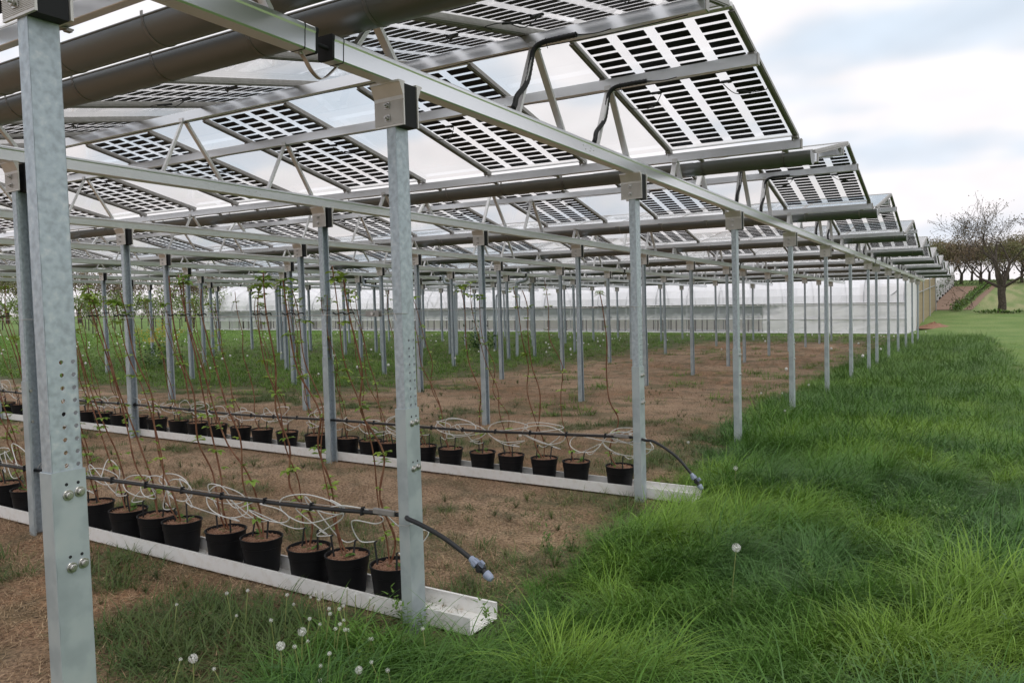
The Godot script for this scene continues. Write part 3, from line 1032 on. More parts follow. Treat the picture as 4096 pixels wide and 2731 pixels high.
func build_conduits() -> void:
	var rs := ridges()
	for k in range(1, 8):
		var c: float = rs[k]
		for s in [-1.0, 1.0]:
			var ua: float = c + s * 0.575
			var f := ua - (0.22 if s < 0 else 0.24)
			var x := X1 + 0.012
			var yb := 3.253
			var mb := MB.new()
			var pts := spline([P(x + 0.30, yb + 0.012, ua - 0.034), P(x + 0.16, yb + 0.010, ua - 0.036), P(x + 0.06, yb + 0.002, ua - 0.042), P(x + 0.012, yb - 0.035, ua - 0.05), P(x + 0.002, yb - 0.10, ua - 0.062), P(x + 0.004, yb - 0.25, ua - 0.125), P(x + 0.008, yb - 0.36, f - 0.03), P(x + 0.012, yb - 0.42, f - 0.065), P(x + 0.02, 2.80, f - 0.10)], 10)
			var rr := []
			for i in pts.size(): rr.append(0.0165 + (0.0012 if i % 2 == 0 else -0.0012))
			mb.tube(pts, rr, 10)
			var t := solo("cable_conduit", mb.mesh(), M.black, "black corrugated conduit on the edge beam strut, %s slope of the %s" % ["near" if s < 0 else "far", nth_ridge(k)], "conduit", "black conduits along the edge beam")
			var ties := MB.new()
			for q in [[0.10, yb + 0.006, ua - 0.039], [0.004, yb - 0.2, ua - 0.1]]:
				ties.tube(spline([P(x + q[0], q[1] + 0.02, q[2] - 0.01), P(x + q[0], q[1], q[2] - 0.022), P(x + q[0] + 0.004, q[1] - 0.02, q[2] - 0.012), P(x + q[0] + 0.01, q[1] - 0.045, q[2] - 0.006)], 3), 0.0022, 5)
			part(t, "cable_tie", ties.mesh(), M.rubber)
			if k < 5:
				var cb := MB.new()
				cb.tube(spline([P(x + 0.30, yb + 0.012, ua - 0.034), P(x + 0.38, yb + 0.0, ua - 0.034), P(x + 0.46, yb - 0.004, ua - 0.034), P(x + 0.53, yb + 0.004, ua - 0.03)], 4), 0.0032, 5)
				part(t, "cable", cb.mesh(), M.black)
	# rain pipes from the gutters down to the posts, far back
	var spots := [[-24.9, 41.2, 0.35], [-26.0, 41.3, -0.3], [-28.0, 40.6, 0.9], [-19.9, 22.0, 0.8], [-23.4, 22.2, -1.0], [-16.4, 22.3, 0.5], [-12.94, 22.35, -0.5]]
	for i in spots.size():
		var q = spots[i]
		var mb := MB.new()
		mb.tube(spline([P(q[0], 2.93, q[1]), P(q[0], 2.80, q[1]), P(q[0] + 0.04 * signf(q[2]), 2.62, q[1]), P(q[0] + 0.25 * q[2], 2.55, q[1]), P(q[0] + 0.8 * q[2], 2.5, q[1] + 0.05), P(q[0] + q[2], 2.36, q[1] + 0.06), P(q[0] + q[2], 1.2, q[1] + 0.06), P(q[0] + q[2], 0.0, q[1] + 0.06)], 6), 0.05, 12)
		solo("rain_pipe", mb.mesh(), M.galv, ("curved grey rain pipe at the far roof end, %s of three from the right" % ORD[i] if i < 3 else "curved grey rain pipe at the far roof joint, %s beam from the grass" % ORD[[5, 6, 4, 3][i - 3]]) , "pipe", "rain pipes below the gutters")

# ---------------------------------------------------------------- pots, troughs, raspberries
func leaf_cluster(mb: MB, at: Vector3, dir: Vector3, size: float, col: Color) -> void:
	# a raspberry leaf: three to five toothed leaflets on a short stalk
	var side := dir.cross(Vector3.UP)
	if side.length() < 0.1: side = Vector3.RIGHT
	side = side.normalized()
	var n := 3 if size < 0.05 else 5
	for k in n:
		var ang := 0.0 if k == 0 else (0.85 + 0.7 * ((k - 1) / 2)) * (1.0 if k % 2 == 1 else -1.0)
		var d := (dir.normalized() * cos(ang) + side * sin(ang)).normalized()
		var s := size * (1.0 if k == 0 else 0.78) * rng.randf_range(0.85, 1.15)
		var w := d.cross(Vector3.UP).normalized()
		var start := at + dir.normalized() * size * 0.25
		if k >= 3: start = at + dir.normalized() * size * 0.05
		var up := Vector3.UP
		var droop := rng.randf_range(0.1, 0.5)
		mb.col = col * rng.randf_range(0.8, 1.2)
		var mids := []
		var lefts := []
		var rights := []
		for q in [[0.0, 0.05], [0.22, 0.30], [0.36, 0.27], [0.5, 0.34], [0.68, 0.20], [0.8, 0.17], [1.0, 0.0]]:
			var m: Vector3 = start + d * s * q[0] - up * droop * s * q[0] * q[0]
			mids.append(m)
			lefts.append(m + w * s * q[1] + up * s * q[1] * 0.35)
			rights.append(m - w * s * q[1] + up * s * q[1] * 0.35)
		for i in mids.size() - 1:
			mb.quad(mids[i], lefts[i], lefts[i + 1], mids[i + 1], up)
			mb.quad(mids[i], rights[i], rights[i + 1], mids[i + 1], up)

func make_pot() -> Node3D:
	var t := thing("plant_pot", "pot", "plant pot")
	var mb := MB.new()
	mb.lathe([Vector2(0.0, 0.0), Vector2(0.094, 0.0), Vector2(0.1, 0.006), Vector2(0.116, 0.165), Vector2(0.1195, 0.167), Vector2(0.123, 0.212), Vector2(0.128, 0.2125), Vector2(0.1285, 0.2205), Vector2(0.1265, 0.222), Vector2(0.1215, 0.2215)], 40)
	mb.lathe([Vector2(0.112, 0.16), Vector2(0.1215, 0.2215)], 40, Transform3D(), true)
	part(t, "pot_wall", mb.mesh(), M.pot)
	# bark mulch: a lumpy disc and loose chips
	var s := MB.new()
	var rings := 8
	var seg := 24
	var hgt := func(i: int, k: int) -> Vector3:
		var r := 0.119 * i / rings
		var a := TAU * (k % seg) / seg
		var y := 0.2 + 0.018 * (1.0 - pow(float(i) / rings, 2.0)) + 0.012 * wob2.get_noise_2d(r * cos(a) * 400.0, r * sin(a) * 400.0)
		return Vector3(r * cos(a), y, r * sin(a))
	for i in rings:
		for k in seg:
			s.quad(hgt.call(i, k), hgt.call(i, k + 1), hgt.call(i + 1, k + 1), hgt.call(i + 1, k), Vector3.UP)
	for k in 90:
		var r := 0.114 * sqrt(rng.randf())
		var a := rng.randf() * TAU
		s.box(Transform3D(Basis.from_euler(Vector3(rng.randf_range(-.5, .5), rng.randf() * 6, rng.randf_range(-.5, .5))), Vector3(r * cos(a), 0.208 + 0.014 * (1 - r / .12), r * sin(a))), Vector3(rng.randf_range(.008, .02), .003, rng.randf_range(.004, .009)))
	part(t, "bark_mulch", s.mesh(), M.mulch)
	var ms := MB.new()
	for k in 5:
		var a := rng.randf() * TAU
		ms.lathe([Vector2(0.02, 0.0), Vector2(0.016, 0.009), Vector2(0.0, 0.014)], 9, Transform3D(Basis(), Vector3(cos(a) * 0.03, 0.208, sin(a) * 0.03)))
	part(t, "moss", ms.mesh(), M.moss)
	return t

func make_raspberry(base: Vector3, wx: Array, wire_y: float, wire_u: float, label: String, lush: float) -> void:
	var t := thing("raspberry_plant", label, "raspberry plant", base, "potted raspberry canes")
	var fol := MB.new()
	fol.colored = true
	var tops := []
	for k in wx.size():
		var x: float = wx[k] - base.x
		var zz := -(wire_u + base.z)
		var s := Vector3(rng.randf_range(-.025, .025), 0.205, rng.randf_range(-.02, .02))
		var wire := Vector3(x, wire_y, zz + rng.randf_range(-.012, .012))
		var pts := [s]
		var h0 := s.y
		for q in [0.12, 0.28, 0.45, 0.62, 0.8]:
			var p := s.lerp(wire, q)
			p.x += rng.randf_range(-.045, .045) * (1.0 - q * 0.6) + sin(q * PI) * rng.randf_range(-.05, .05)
			p.z += rng.randf_range(-.04, .04) * (1.0 - q)
			p.y = lerpf(h0, wire_y, q) + rng.randf_range(-.03, .03)
			pts.append(p)
		pts.append(wire)
		var top := wire + Vector3(rng.randf_range(-.06, .03), rng.randf_range(.07, .24), rng.randf_range(-.03, .03))
		pts.append(top)
		var sp := spline(pts, 5)
		var rr := []
		var r0 := rng.randf_range(.0042, .0066)
		for i in sp.size(): rr.append(lerpf(r0, r0 * 0.62, float(i) / sp.size()) * (1.0 + (0.22 if i % 6 == 0 else 0.0)))
		var mb := MB.new()
		mb.tube(sp, rr, 6)
		part(t, "cane", mb.mesh(), M.cane)
		var cl := MB.new()
		for s2 in [-1.0, 1.0]:
			cl.tube(spline([wire + Vector3(s2 * .004, -.006, .012), wire + Vector3(s2 * .02, 0.0, .014), wire + Vector3(s2 * .034, .003, .002), wire + Vector3(s2 * .03, -.006, -.008)], 3), .0035, 5)
		part(t, "wire_clip", cl.mesh(), M.rubber)
		# leaves along the cane, larger and denser at the tip
		var young := Color(.34, .46, .07)
		var old := Color(.2, .34, .055)
		for i in range(4, sp.size()):
			var q := float(i) / sp.size()
			if rng.randf() < lush * (0.36 + 0.14 * sstep(0.75, 1.0, q)):
				var a := rng.randf() * TAU
				var size := rng.randf_range(.028, .06) * (1.0 + 0.4 * sstep(0.8, 1.0, q))
				for r in rng.randi_range(1, 2):
					var aa := a + r * 2.1
					leaf_cluster(fol, sp[i], Vector3(cos(aa), rng.randf_range(0.0, .7), sin(aa)), size * rng.randf_range(.7, 1.2), old.lerp(young, rng.randf()))
		if rng.randf() < lush * 0.55:
			for r in rng.randi_range(2, 4):
				var aa := rng.randf() * TAU
				leaf_cluster(fol, sp[-1] - Vector3(0, .02 * r, 0), Vector3(cos(aa), rng.randf_range(-.2, .5), sin(aa)), rng.randf_range(.04, .07), old.lerp(young, rng.randf()))
	for k in rng.randi_range(0, 2):
		var aa := rng.randf() * TAU
		leaf_cluster(fol, Vector3(cos(aa) * .04, .22, sin(aa) * .04), Vector3(cos(aa), .8, sin(aa)), .05, Color(.11, .22, .03))
	if fol.v.size() > 0: part(t, "foliage", fol.mesh(), M.leaf)

func make_drip(base: Vector3, hose: Vector3, label: String) -> void:
	# two thin white tubes looping from the hose to black stakes stuck in the pot
	var t := thing("drip_tube", label, "drip tube", base, "white drip tubes on the pots")
	var h := hose - base
	for k in 2:
		var sx := -0.055 if k == 0 else 0.05
		sx += rng.randf_range(-.02, .02)
		var sz := rng.randf_range(-.01, .06)
		var foot := Vector3(sx, .19, sz)
		var head := Vector3(sx + rng.randf_range(-.025, .025), .315 + rng.randf_range(-.02, .02), sz + rng.randf_range(-.015, .015))
		var st := MB.new()
		st.bar(foot, head, .0085, .0085, Vector3.RIGHT, .001)
		st.bar(head, head + Vector3(.016, .007, 0), .0085, .0085, Vector3.UP)
		part(t, "stake", st.mesh(), M.black)
		var s := 1.0 if rng.randf() < 0.5 else -1.0
		var r := rng.randf_range(.11, .19)
		var pts := [h + Vector3(0, -.012, 0)]
		var c := h.lerp(head, .4) + Vector3(s * r * .9, rng.randf_range(.0, .1), rng.randf_range(-.06, .09))
		var loops := 1 if rng.randf() < 0.85 else 2
		var n := 6 * loops if k == 0 or rng.randf() < .4 else 2
		var a0 := rng.randf() * TAU
		var tiltv := Vector3(rng.randf_range(-.3, .3), rng.randf_range(.5, 1.0), rng.randf_range(-.6, .6))
		for i in n:
			var a := a0 + s * TAU * i / 6.0 * 0.93
			pts.append(c + Vector3(cos(a) * r * 1.25, sin(a) * r * .62 * tiltv.y, sin(a) * r * .5 * tiltv.z + cos(a) * r * .3 * tiltv.x))
		pts.append(head + Vector3(.09 * s, .0, .02))
		pts.append(head + Vector3(.012, .006, 0))
		var mb := MB.new()
		mb.tube(spline(pts, 7), .0033, 6)
		part(t, "tube", mb.mesh(), M.tube_white)

func trough(u: float, xr: float, xl: float, called: String) -> void:
	var t := thing("white_trough", called, "trough", Vector3.ZERO)
	var x := xr
	var k := 0
	while x > xl:
		var len_ := 1.62 if k == 0 else 3.0
		var a := x
		var b := maxf(x - len_, xl)
		var o := 0.0025 * (k % 2)
		var mb := MB.new()
		var w := 0.245 + o * 2
		var h := 0.086 + o
		var m := (a + b) / 2
		var L := a - b + 0.03
		mb.bx(m, 0.012 - o * .5, -(u + 0.127), L, 0.004, w, 0.001)
		for s in [-1.0, 1.0]:
			mb.box(Transform3D(Basis(), P(m, 0.012 + h / 2, u + 0.127 + s * w / 2)), Vector3(L, h, 0.004), 0.001)
			mb.box(Transform3D(Basis(), P(m, 0.010 + h, u + 0.127 + s * (w / 2 - 0.006))), Vector3(L, 0.004, 0.014), 0.001)
		part(t, "trough_section", mb.mesh(), M.white, Transform3D(Basis(), Vector3(0, 0, 0)))
		x = b
		k += 1

func build_rows() -> void:
	trough(3.065, -2.14, -9.5, "front white plastic trough holding the nearest row of black pots")
	trough(6.07, -2.02, -15.0, "rear white plastic trough holding the second row of black pots")
	var pot := make_pot()
	var first := true
	var rows := [
		[3.195, [-2.71, -3.05, -3.34, -3.75, -4.08, -4.5, -4.78, -5.1, -5.51, -5.95, -6.42, -6.8, -7.2, -7.6], 1.575, 2.925, "front"],
		[6.20, [-2.68, -3.11, -3.45, -3.79, -4.12, -4.51, -4.83, -5.26, -5.54, -5.87, -6.35, -6.8, -7.22, -7.6, -8.03, -8.39, -8.76, -9.2, -9.62, -10.04, -10.42, -10.8, -11.3, -11.75, -12.2, -12.63, -13.05, -13.5], 1.60, 5.93, "rear"]]
	for r in rows:
		var u: float = r[0]
		for i in r[1].size():
			var x: float = r[1][i]
			if not inview(x, u, 0.7): continue
			var at := P(x + rng.randf_range(-.01, .01), 0.016, u + rng.randf_range(-.006, .006))
			var nm := "black plastic pot, %s from the grass end of the %s trough" % [ORD[i], r[4]]
			if first:
				first = false
				pot.position = at
				tag(pot, nm, "plant pot", "black pots in the white troughs")
			else:
				var o := copy(pot, "plant_pot", nm, at, rng.randf() * TAU)
				o.set_meta("group", "black pots in the white troughs")
				o.rotation.x = rng.randf_range(-.025, .025)
			var wires := []
			var lean := -0.06 if i < 1 else rng.randf_range(-.22, .02)
			var n := 2 if rng.randf() < 0.9 else 3
			if r[4] == "rear": n = 2 if rng.randf() < 0.7 else 1
			for k in n: wires.append(x + lean + (k - 0.5 * (n - 1)) * 0.09 + rng.randf_range(-.03, .03))
			make_raspberry(at, wires, r[2], r[3], "leafing raspberry canes growing from the %s pot of the %s trough" % [ORD[i], r[4]], 0.85 if r[4] == "front" else 0.8)
			var hx := x + rng.randf_range(-.18, .18)
			make_drip(at, P(hx, hose_y(hx, u), u - 0.16), "white drip tubes looping over the %s pot of the %s trough" % [ORD[i], r[4]])
	# black irrigation hoses with an end valve each
	for k in 2:
		var u := 3.0 if k == 0 else 6.02
		var pts := []
		var x := -11.0 if k == 0 else -15.0
		while x < -2.5:
			pts.append(P(x, hose_y(x, u), u + 0.005 * sin(x * 5.0)))
			x += 0.5
		pts.append(P(-2.5, hose_y(-2.5, u), u))
		var a: Vector3
		var b: Vector3
		if k == 0:
			a = P(-2.02, 0.442, u - 0.06); b = P(-1.91, 0.374, u - 0.07)
			pts.append_array([P(-2.39, 0.587, u - 0.07), P(-2.29, 0.563, u - 0.07), P(-2.16, 0.515, u - 0.065), a])
		else:
			a = P(-1.97, 0.27, u - 0.05); b = P(-1.89, 0.17, u - 0.06)
			pts.append_array([P(-2.36, 0.52, u - 0.07), P(-2.27, 0.51, u - 0.07), P(-2.10, 0.41, u - 0.06), a])
		var mb := MB.new()
		mb.tube(spline(pts, 5), 0.0115, 10)
		var t := thing("irrigation_hose", "black irrigation hose above the %s row of pots with a valve at its end" % ("front" if k == 0 else "rear"), "hose", Vector3.ZERO)
		part(t, "hose", mb.mesh(), M.black)
		# a second thin wire the hose hangs from, with clips
		var wr := MB.new()
		var p2 := []
		x = -11.0 if k == 0 else -15.0
		while x < -2.4:
			p2.append(P(x, hose_y(x, u) + 0.017, u))
			x += 0.5
		p2.append(P(-2.45, hose_y(-2.45, u) + 0.017, u))
		wr.tube(pv(p2), 0.002, 5)
		part(t, "support_wire", wr.mesh(), M.steel)
		x = -2.75
		while x > (-7.0 if k == 0 else -13.0):
			var c := MB.new()
			c.bar(P(x, hose_y(x, u) - 0.018, u), P(x + 0.008, hose_y(x, u) + 0.026, u), 0.012, 0.028, Vector3.RIGHT, 0.003)
			part(t, "hose_clip", c.mesh(), M.rubber)
			x -= 0.37
		var buckle := MB.new()
		buckle.bar(P(-2.66, hose_y(-2.66, u) + 0.016, u - 0.012), P(-2.52, hose_y(-2.52, u) + 0.006, u - 0.012), 0.03, 0.02, Vector3.UP, 0.004)
		part(t, "buckle", buckle.mesh(), M.rail)
		var d := (b - a).normalized()
		var y := d
		var xx := y.cross(Vector3(0, 0, 1)).normalized()
		var bs := Basis(xx, y, xx.cross(y))
		var v := thing("end_valve", "grey and black plastic valve on the end of the %s hose" % ("front" if k == 0 else "rear"), "valve", a)
		var body := MB.new()
		var tx := Transform3D(bs, Vector3.ZERO)
		body.lathe([Vector2(0.0, 0.036), Vector2(0.014, 0.036), Vector2(0.014, 0.05), Vector2(0.018, 0.052), Vector2(0.018, 0.075), Vector2(0.014, 0.077), Vector2(0.014, 0.1), Vector2(0.0, 0.1)], 16, tx)
		body.lathe([Vector2(0.013, -0.024), Vector2(0.013, 0.026), Vector2(0, 0.027)], 14, Transform3D(bs * Basis(Vector3(1, 0, 0), PI / 2), bs * Vector3(0, 0.063, 0)))
		part(v, "valve_body", body.mesh(), M.black)
		var nut := MB.new()
		nut.lathe([Vector2(0.012, -0.012), Vector2(0.0155, -0.008), Vector2(0.0195, 0.022), Vector2(0.0205, 0.03), Vector2(0.0205, 0.038), Vector2(0.0, 0.039)], 18, tx)
		for q in 9:
			var an := TAU * q / 9.0
			nut.bar(tx * Vector3(cos(an) * .0195, 0.012, sin(an) * .0195), tx * Vector3(cos(an) * .0212, 0.037, sin(an) * .0212), 0.003, 0.003, d.cross(Vector3.UP))
		nut.lathe([Vector2(0.0, 0.094), Vector2(0.0205, 0.095), Vector2(0.0205, 0.108), Vector2(0.0175, 0.128), Vector2(0.012, 0.136), Vector2(0.0, 0.136)], 18, tx)
		part(v, "union_nut", nut.mesh(), M.fit_grey)
		var hd := MB.new()
		hd.box(Transform3D(bs, bs * Vector3(-0.03, 0.06, 0.012)), Vector3(0.03, 0.026, 0.008), 0.002)
		for q in 4: hd.box(Transform3D(bs, bs * Vector3(-0.03 - 0.004 + q * 0.006 - 0.006, 0.06, 0.018)), Vector3(0.0025, 0.026, 0.006))
		part(v, "handle", hd.mesh(), M.fit_grey)
		# trellis wire, tied round its end post
		var wu := 2.925 if k == 0 else 5.93
		var wy := 1.575 if k == 0 else 1.60
		var w := MB.new()
		w.tube(pv([P(-11.0 if k == 0 else -15.0, wy - 0.01, wu), P(-6.0, wy - 0.008, wu), P(-2.49, wy + 0.008, wu), P(-2.42, wy + 0.012, wu - 0.004), P(-2.405, wy + 0.011, wu + 0.05)]), 0.0019, 6)
		var tw := solo("trellis_wire", w.mesh(), M.steel, "thin steel wire strung above the %s row of raspberry canes" % ("front" if k == 0 else "rear"), "wire")
		var hk := MB.new()
		hk.tube(spline([P(-2.47, wy + 0.01, wu - 0.006), P(-2.44, wy + 0.014, wu - 0.01), P(-2.43, wy - 0.01, wu - 0.012), P(-2.425, wy - 0.02, wu - 0.01)], 4), 0.002, 5)
		part(tw, "hook", hk.mesh(), M.steel)
		var tn := thing("wire_tensioner", "flat grey wire tensioner on the trellis wire beside the %s end post" % ("front" if k == 0 else "rear"), "wire tensioner", P(-2.58 if k == 0 else -2.8, wy + 0.008, wu))
		var tb := MB.new()
		for s in [-1.0, 1.0]:
			tb.bx(0, 0.004, s * 0.011, 0.085 if k == 0 else 0.06, 0.03 if k == 0 else 0.012, 0.0025, 0.0008)
		part(tn, "frame", tb.mesh(), M.rail)
		var sp := MB.new()
		sp.tube(pv([Vector3(0.005, 0.004, -0.02), Vector3(0.005, 0.004, 0.02)]), 0.008, 10)
		part(tn, "spool", sp.mesh(), M.steel)
		# tie wire round the sleeve of the post
		var tie := MB.new()
		var yy := hose_y(-2.45, u) - 0.03
		tie.tube(pv([P(-2.467, yy, wu + 0.0), P(-2.395, yy + 0.004, wu - 0.002), P(-2.383, yy + 0.006, wu + 0.055)]), 0.0018, 5)
		solo("tie_wire", tie.mesh(), M.steel, "thin tie wire round the post at the end of the %s hose" % ("front" if k == 0 else "rear"), "wire")

func hose_y(x: float, u: float) -> float:
	if u < 4.0:
		return 0.575 + (x + 2.45) * 0.052 + 0.006 * pow(x + 2.45, 2.0) + 0.006 * sin(x * 2.3)
	return 0.515 + (x + 2.45) * 0.03 + 0.0022 * pow(x + 2.45, 2.0) + 0.008 * sin(x * 1.9)

# ---------------------------------------------------------------- grass and weeds
func blade(mb: MB, at: Vector3, dir: float, len_: float, lean: float, curl: float, w: float, col: Color, segs := 4) -> void:
	var p := at
	var ang := lean
	var d := Vector3(cos(dir), 0, sin(dir))
	var side := Vector3(-sin(dir), 0, cos(dir))
	mb.col = col
	var prev_l := p - side * w * 0.5
	var prev_r := p + side * w * 0.5
	for i in segs:
		var q := float(i + 1) / segs
		ang += curl / segs
		p += (d * sin(ang) + Vector3.UP * cos(ang)) * len_ / segs
		var ww := w * (1.0 - pow(q, 1.6)) * 0.5
		var l := p - side * ww
		var r := p + side * ww
		var hint := Vector3.UP + d * -0.6
		if i == segs - 1:
			mb.tri(prev_l, prev_r, p, hint)
		else:
			mb.quad(prev_l, prev_r, r, l, hint)
		prev_l = l; prev_r = r

func grass_clump(n: int, radius: float, lo: float, hi: float, w: float, spread: float, segs := 5) -> ArrayMesh:
	var mb := MB.new()
	mb.colored = true
	for i in n:
		var r := radius * sqrt(rng.randf())
		var a := rng.randf() * TAU
		var dir := a + rng.randf_range(-.9, .9) if rng.randf() < 0.5 else rng.randf_range(-.9, .9)
		var k := rng.randf()
		var col := Color(.85 + .3 * k, .88 + .24 * k, .85 + .2 * rng.randf())
		if rng.randf() < 0.07: col = Color(2.6, 1.7, 2.4)
		blade(mb, Vector3(cos(a) * r, -0.01, sin(a) * r), dir, rng.randf_range(lo, hi), rng.randf_range(.05, .6) * spread, rng.randf_range(.6, 2.0) * spread, w * rng.randf_range(.7, 1.3), col, segs)
	return mb.mesh()

func straw_clump(n: int, radius: float) -> ArrayMesh:
	var mb := MB.new()
	mb.colored = true
	for i in n:
		var r := radius * sqrt(rng.randf())
		var a := rng.randf() * TAU
		var k := rng.randf()
		var col := Color(.9, .9, .9).lerp(Color(1.25, 1.2, 1.1), k)
		if rng.randf() < .3: col = Color(.55, .5, .45)
		if rng.randf() < 0.55:
			blade(mb, Vector3(cos(a) * r, 0.003 + 0.012 * rng.randf(), sin(a) * r), rng.randf() * TAU, rng.randf_range(.02, .07), rng.randf_range(1.2, 1.7), rng.randf_range(-.3, .3), .0028, col, 2)
		else:
			blade(mb, Vector3(cos(a) * r, -0.004, sin(a) * r), rng.randf() * TAU, rng.randf_range(.02, .055), rng.randf_range(.2, 1.1), rng.randf_range(0, 1.0), .0026, col, 2)
	return mb.mesh()

func rosette(n: int, len_: float) -> ArrayMesh:
	var mb := MB.new()
	mb.colored = true
	for i in n:
		var a := TAU * i / n + rng.randf_range(-.3, .3)
		var k := rng.randf_range(.8, 1.2)
		blade(mb, Vector3.ZERO, a, len_ * rng.randf_range(.6, 1.1), rng.randf_range(.5, 1.2), rng.randf_range(.2, .8), len_ * .2, Color(k, k, k), 4)
	return mb.mesh()

func herb(n: int, h: float) -> ArrayMesh:
	# a small branching weed with many little leaves
	var mb := MB.new()
	mb.colored = true
	for i in n:
		var a := rng.randf() * TAU
		var tip := Vector3(cos(a) * rng.randf_range(.2, .7) * h, h * rng.randf_range(.5, 1.0), sin(a) * rng.randf_range(.2, .7) * h)
		mb.col = Color(.9, .9, .9)
		for q in 7:
			var p := tip * (0.25 + 0.75 * q / 6.0)
			var aa := rng.randf() * TAU
			var k := rng.randf_range(.75, 1.3)
			blade(mb, p, aa, h * rng.randf_range(.10, .2), rng.randf_range(.6, 1.4), .4, h * .05, Color(k, k, k), 2)
		blade(mb, Vector3.ZERO, a, tip.length(), asin(clampf(Vector2(tip.x, tip.z).length() / tip.length(), 0, 1)), 0.0, .003, Color(.9, .95, .8), 2)
	return mb.mesh()

func scatter(called: String, meshes: Array, material: Material, area: Rect2, spacing: Callable, accept: Callable, tint: Callable, size: Callable, label: String, category: String, flow := 0.0) -> void:
	# area: x from/width, u from/height; spacing(u) metres between tries
	var xs := []
	var cs := []
	for m in meshes:
		xs.append([]); cs.append([])
	var u := area.position.y
	while u < area.end.y:
		var s: float = spacing.call(u)
		var x := maxf(area.position.x, -2.115 * u - 1.6)
		while x < minf(area.end.x, 0.06 * u + 1.3):
			var px := x + rng.randf_range(-.5, .5) * s
			var pu := u + rng.randf_range(-.5, .5) * s
			var w: float = accept.call(px, pu)
			if rng.randf() < w:
				var k := rng.randi() % meshes.size()
				var z: float = size.call(px, pu, w)
				var turn := rng.randf() * TAU
				if flow > 0.0 and rng.randf() < flow:
					turn = -0.4 + 2.4 * wob.get_noise_2d(px * 11.0 + 50.0, pu * 11.0) + rng.randf_range(-.5, .5)
				var b := Basis(Vector3.UP, turn).scaled(Vector3(z, z * rng.randf_range(.85, 1.15), z))
				b = Basis(Vector3(cos(turn * 1.3), 0, sin(turn * 1.3)), rng.randf_range(-.1, .1)) * b
				xs[k].append(Transform3D(b, P(px, th(px, pu), pu)))
				cs[k].append(tint.call(px, pu))
			x += s
		u += s
	for k in meshes.size():
		multi(called, meshes[k], material, xs[k], cs[k], label + (["", ", second kind", ", third kind"][k]), category)

func in_trough(x: float, u: float) -> bool:
	return x < -1.98 and ((u > 2.98 and u < 3.36) or (u > 5.98 and u < 6.36))

func grass_tint(x: float, u: float) -> Color:
	var n := wob.get_noise_2d(x * 8.0 + 200.0, u * 8.0) + 0.6 * wob2.get_noise_2d(x * 16.0, u * 16.0)
	var blue := Color(.088, .185, .055)
	var mid := Color(.108, .225, .042)
	var lime := Color(.195, .325, .052)
	var c := mid.lerp(lime, sstep(0.02, 0.45, n)) if n > 0.0 else mid.lerp(blue, sstep(0.02, 0.35, -n))
	c = c.lerp(Color(.15, .255, .07), 0.6 * sstep(7.0, 22.0, u))
	return c * rng.randf_range(.8, 1.2)

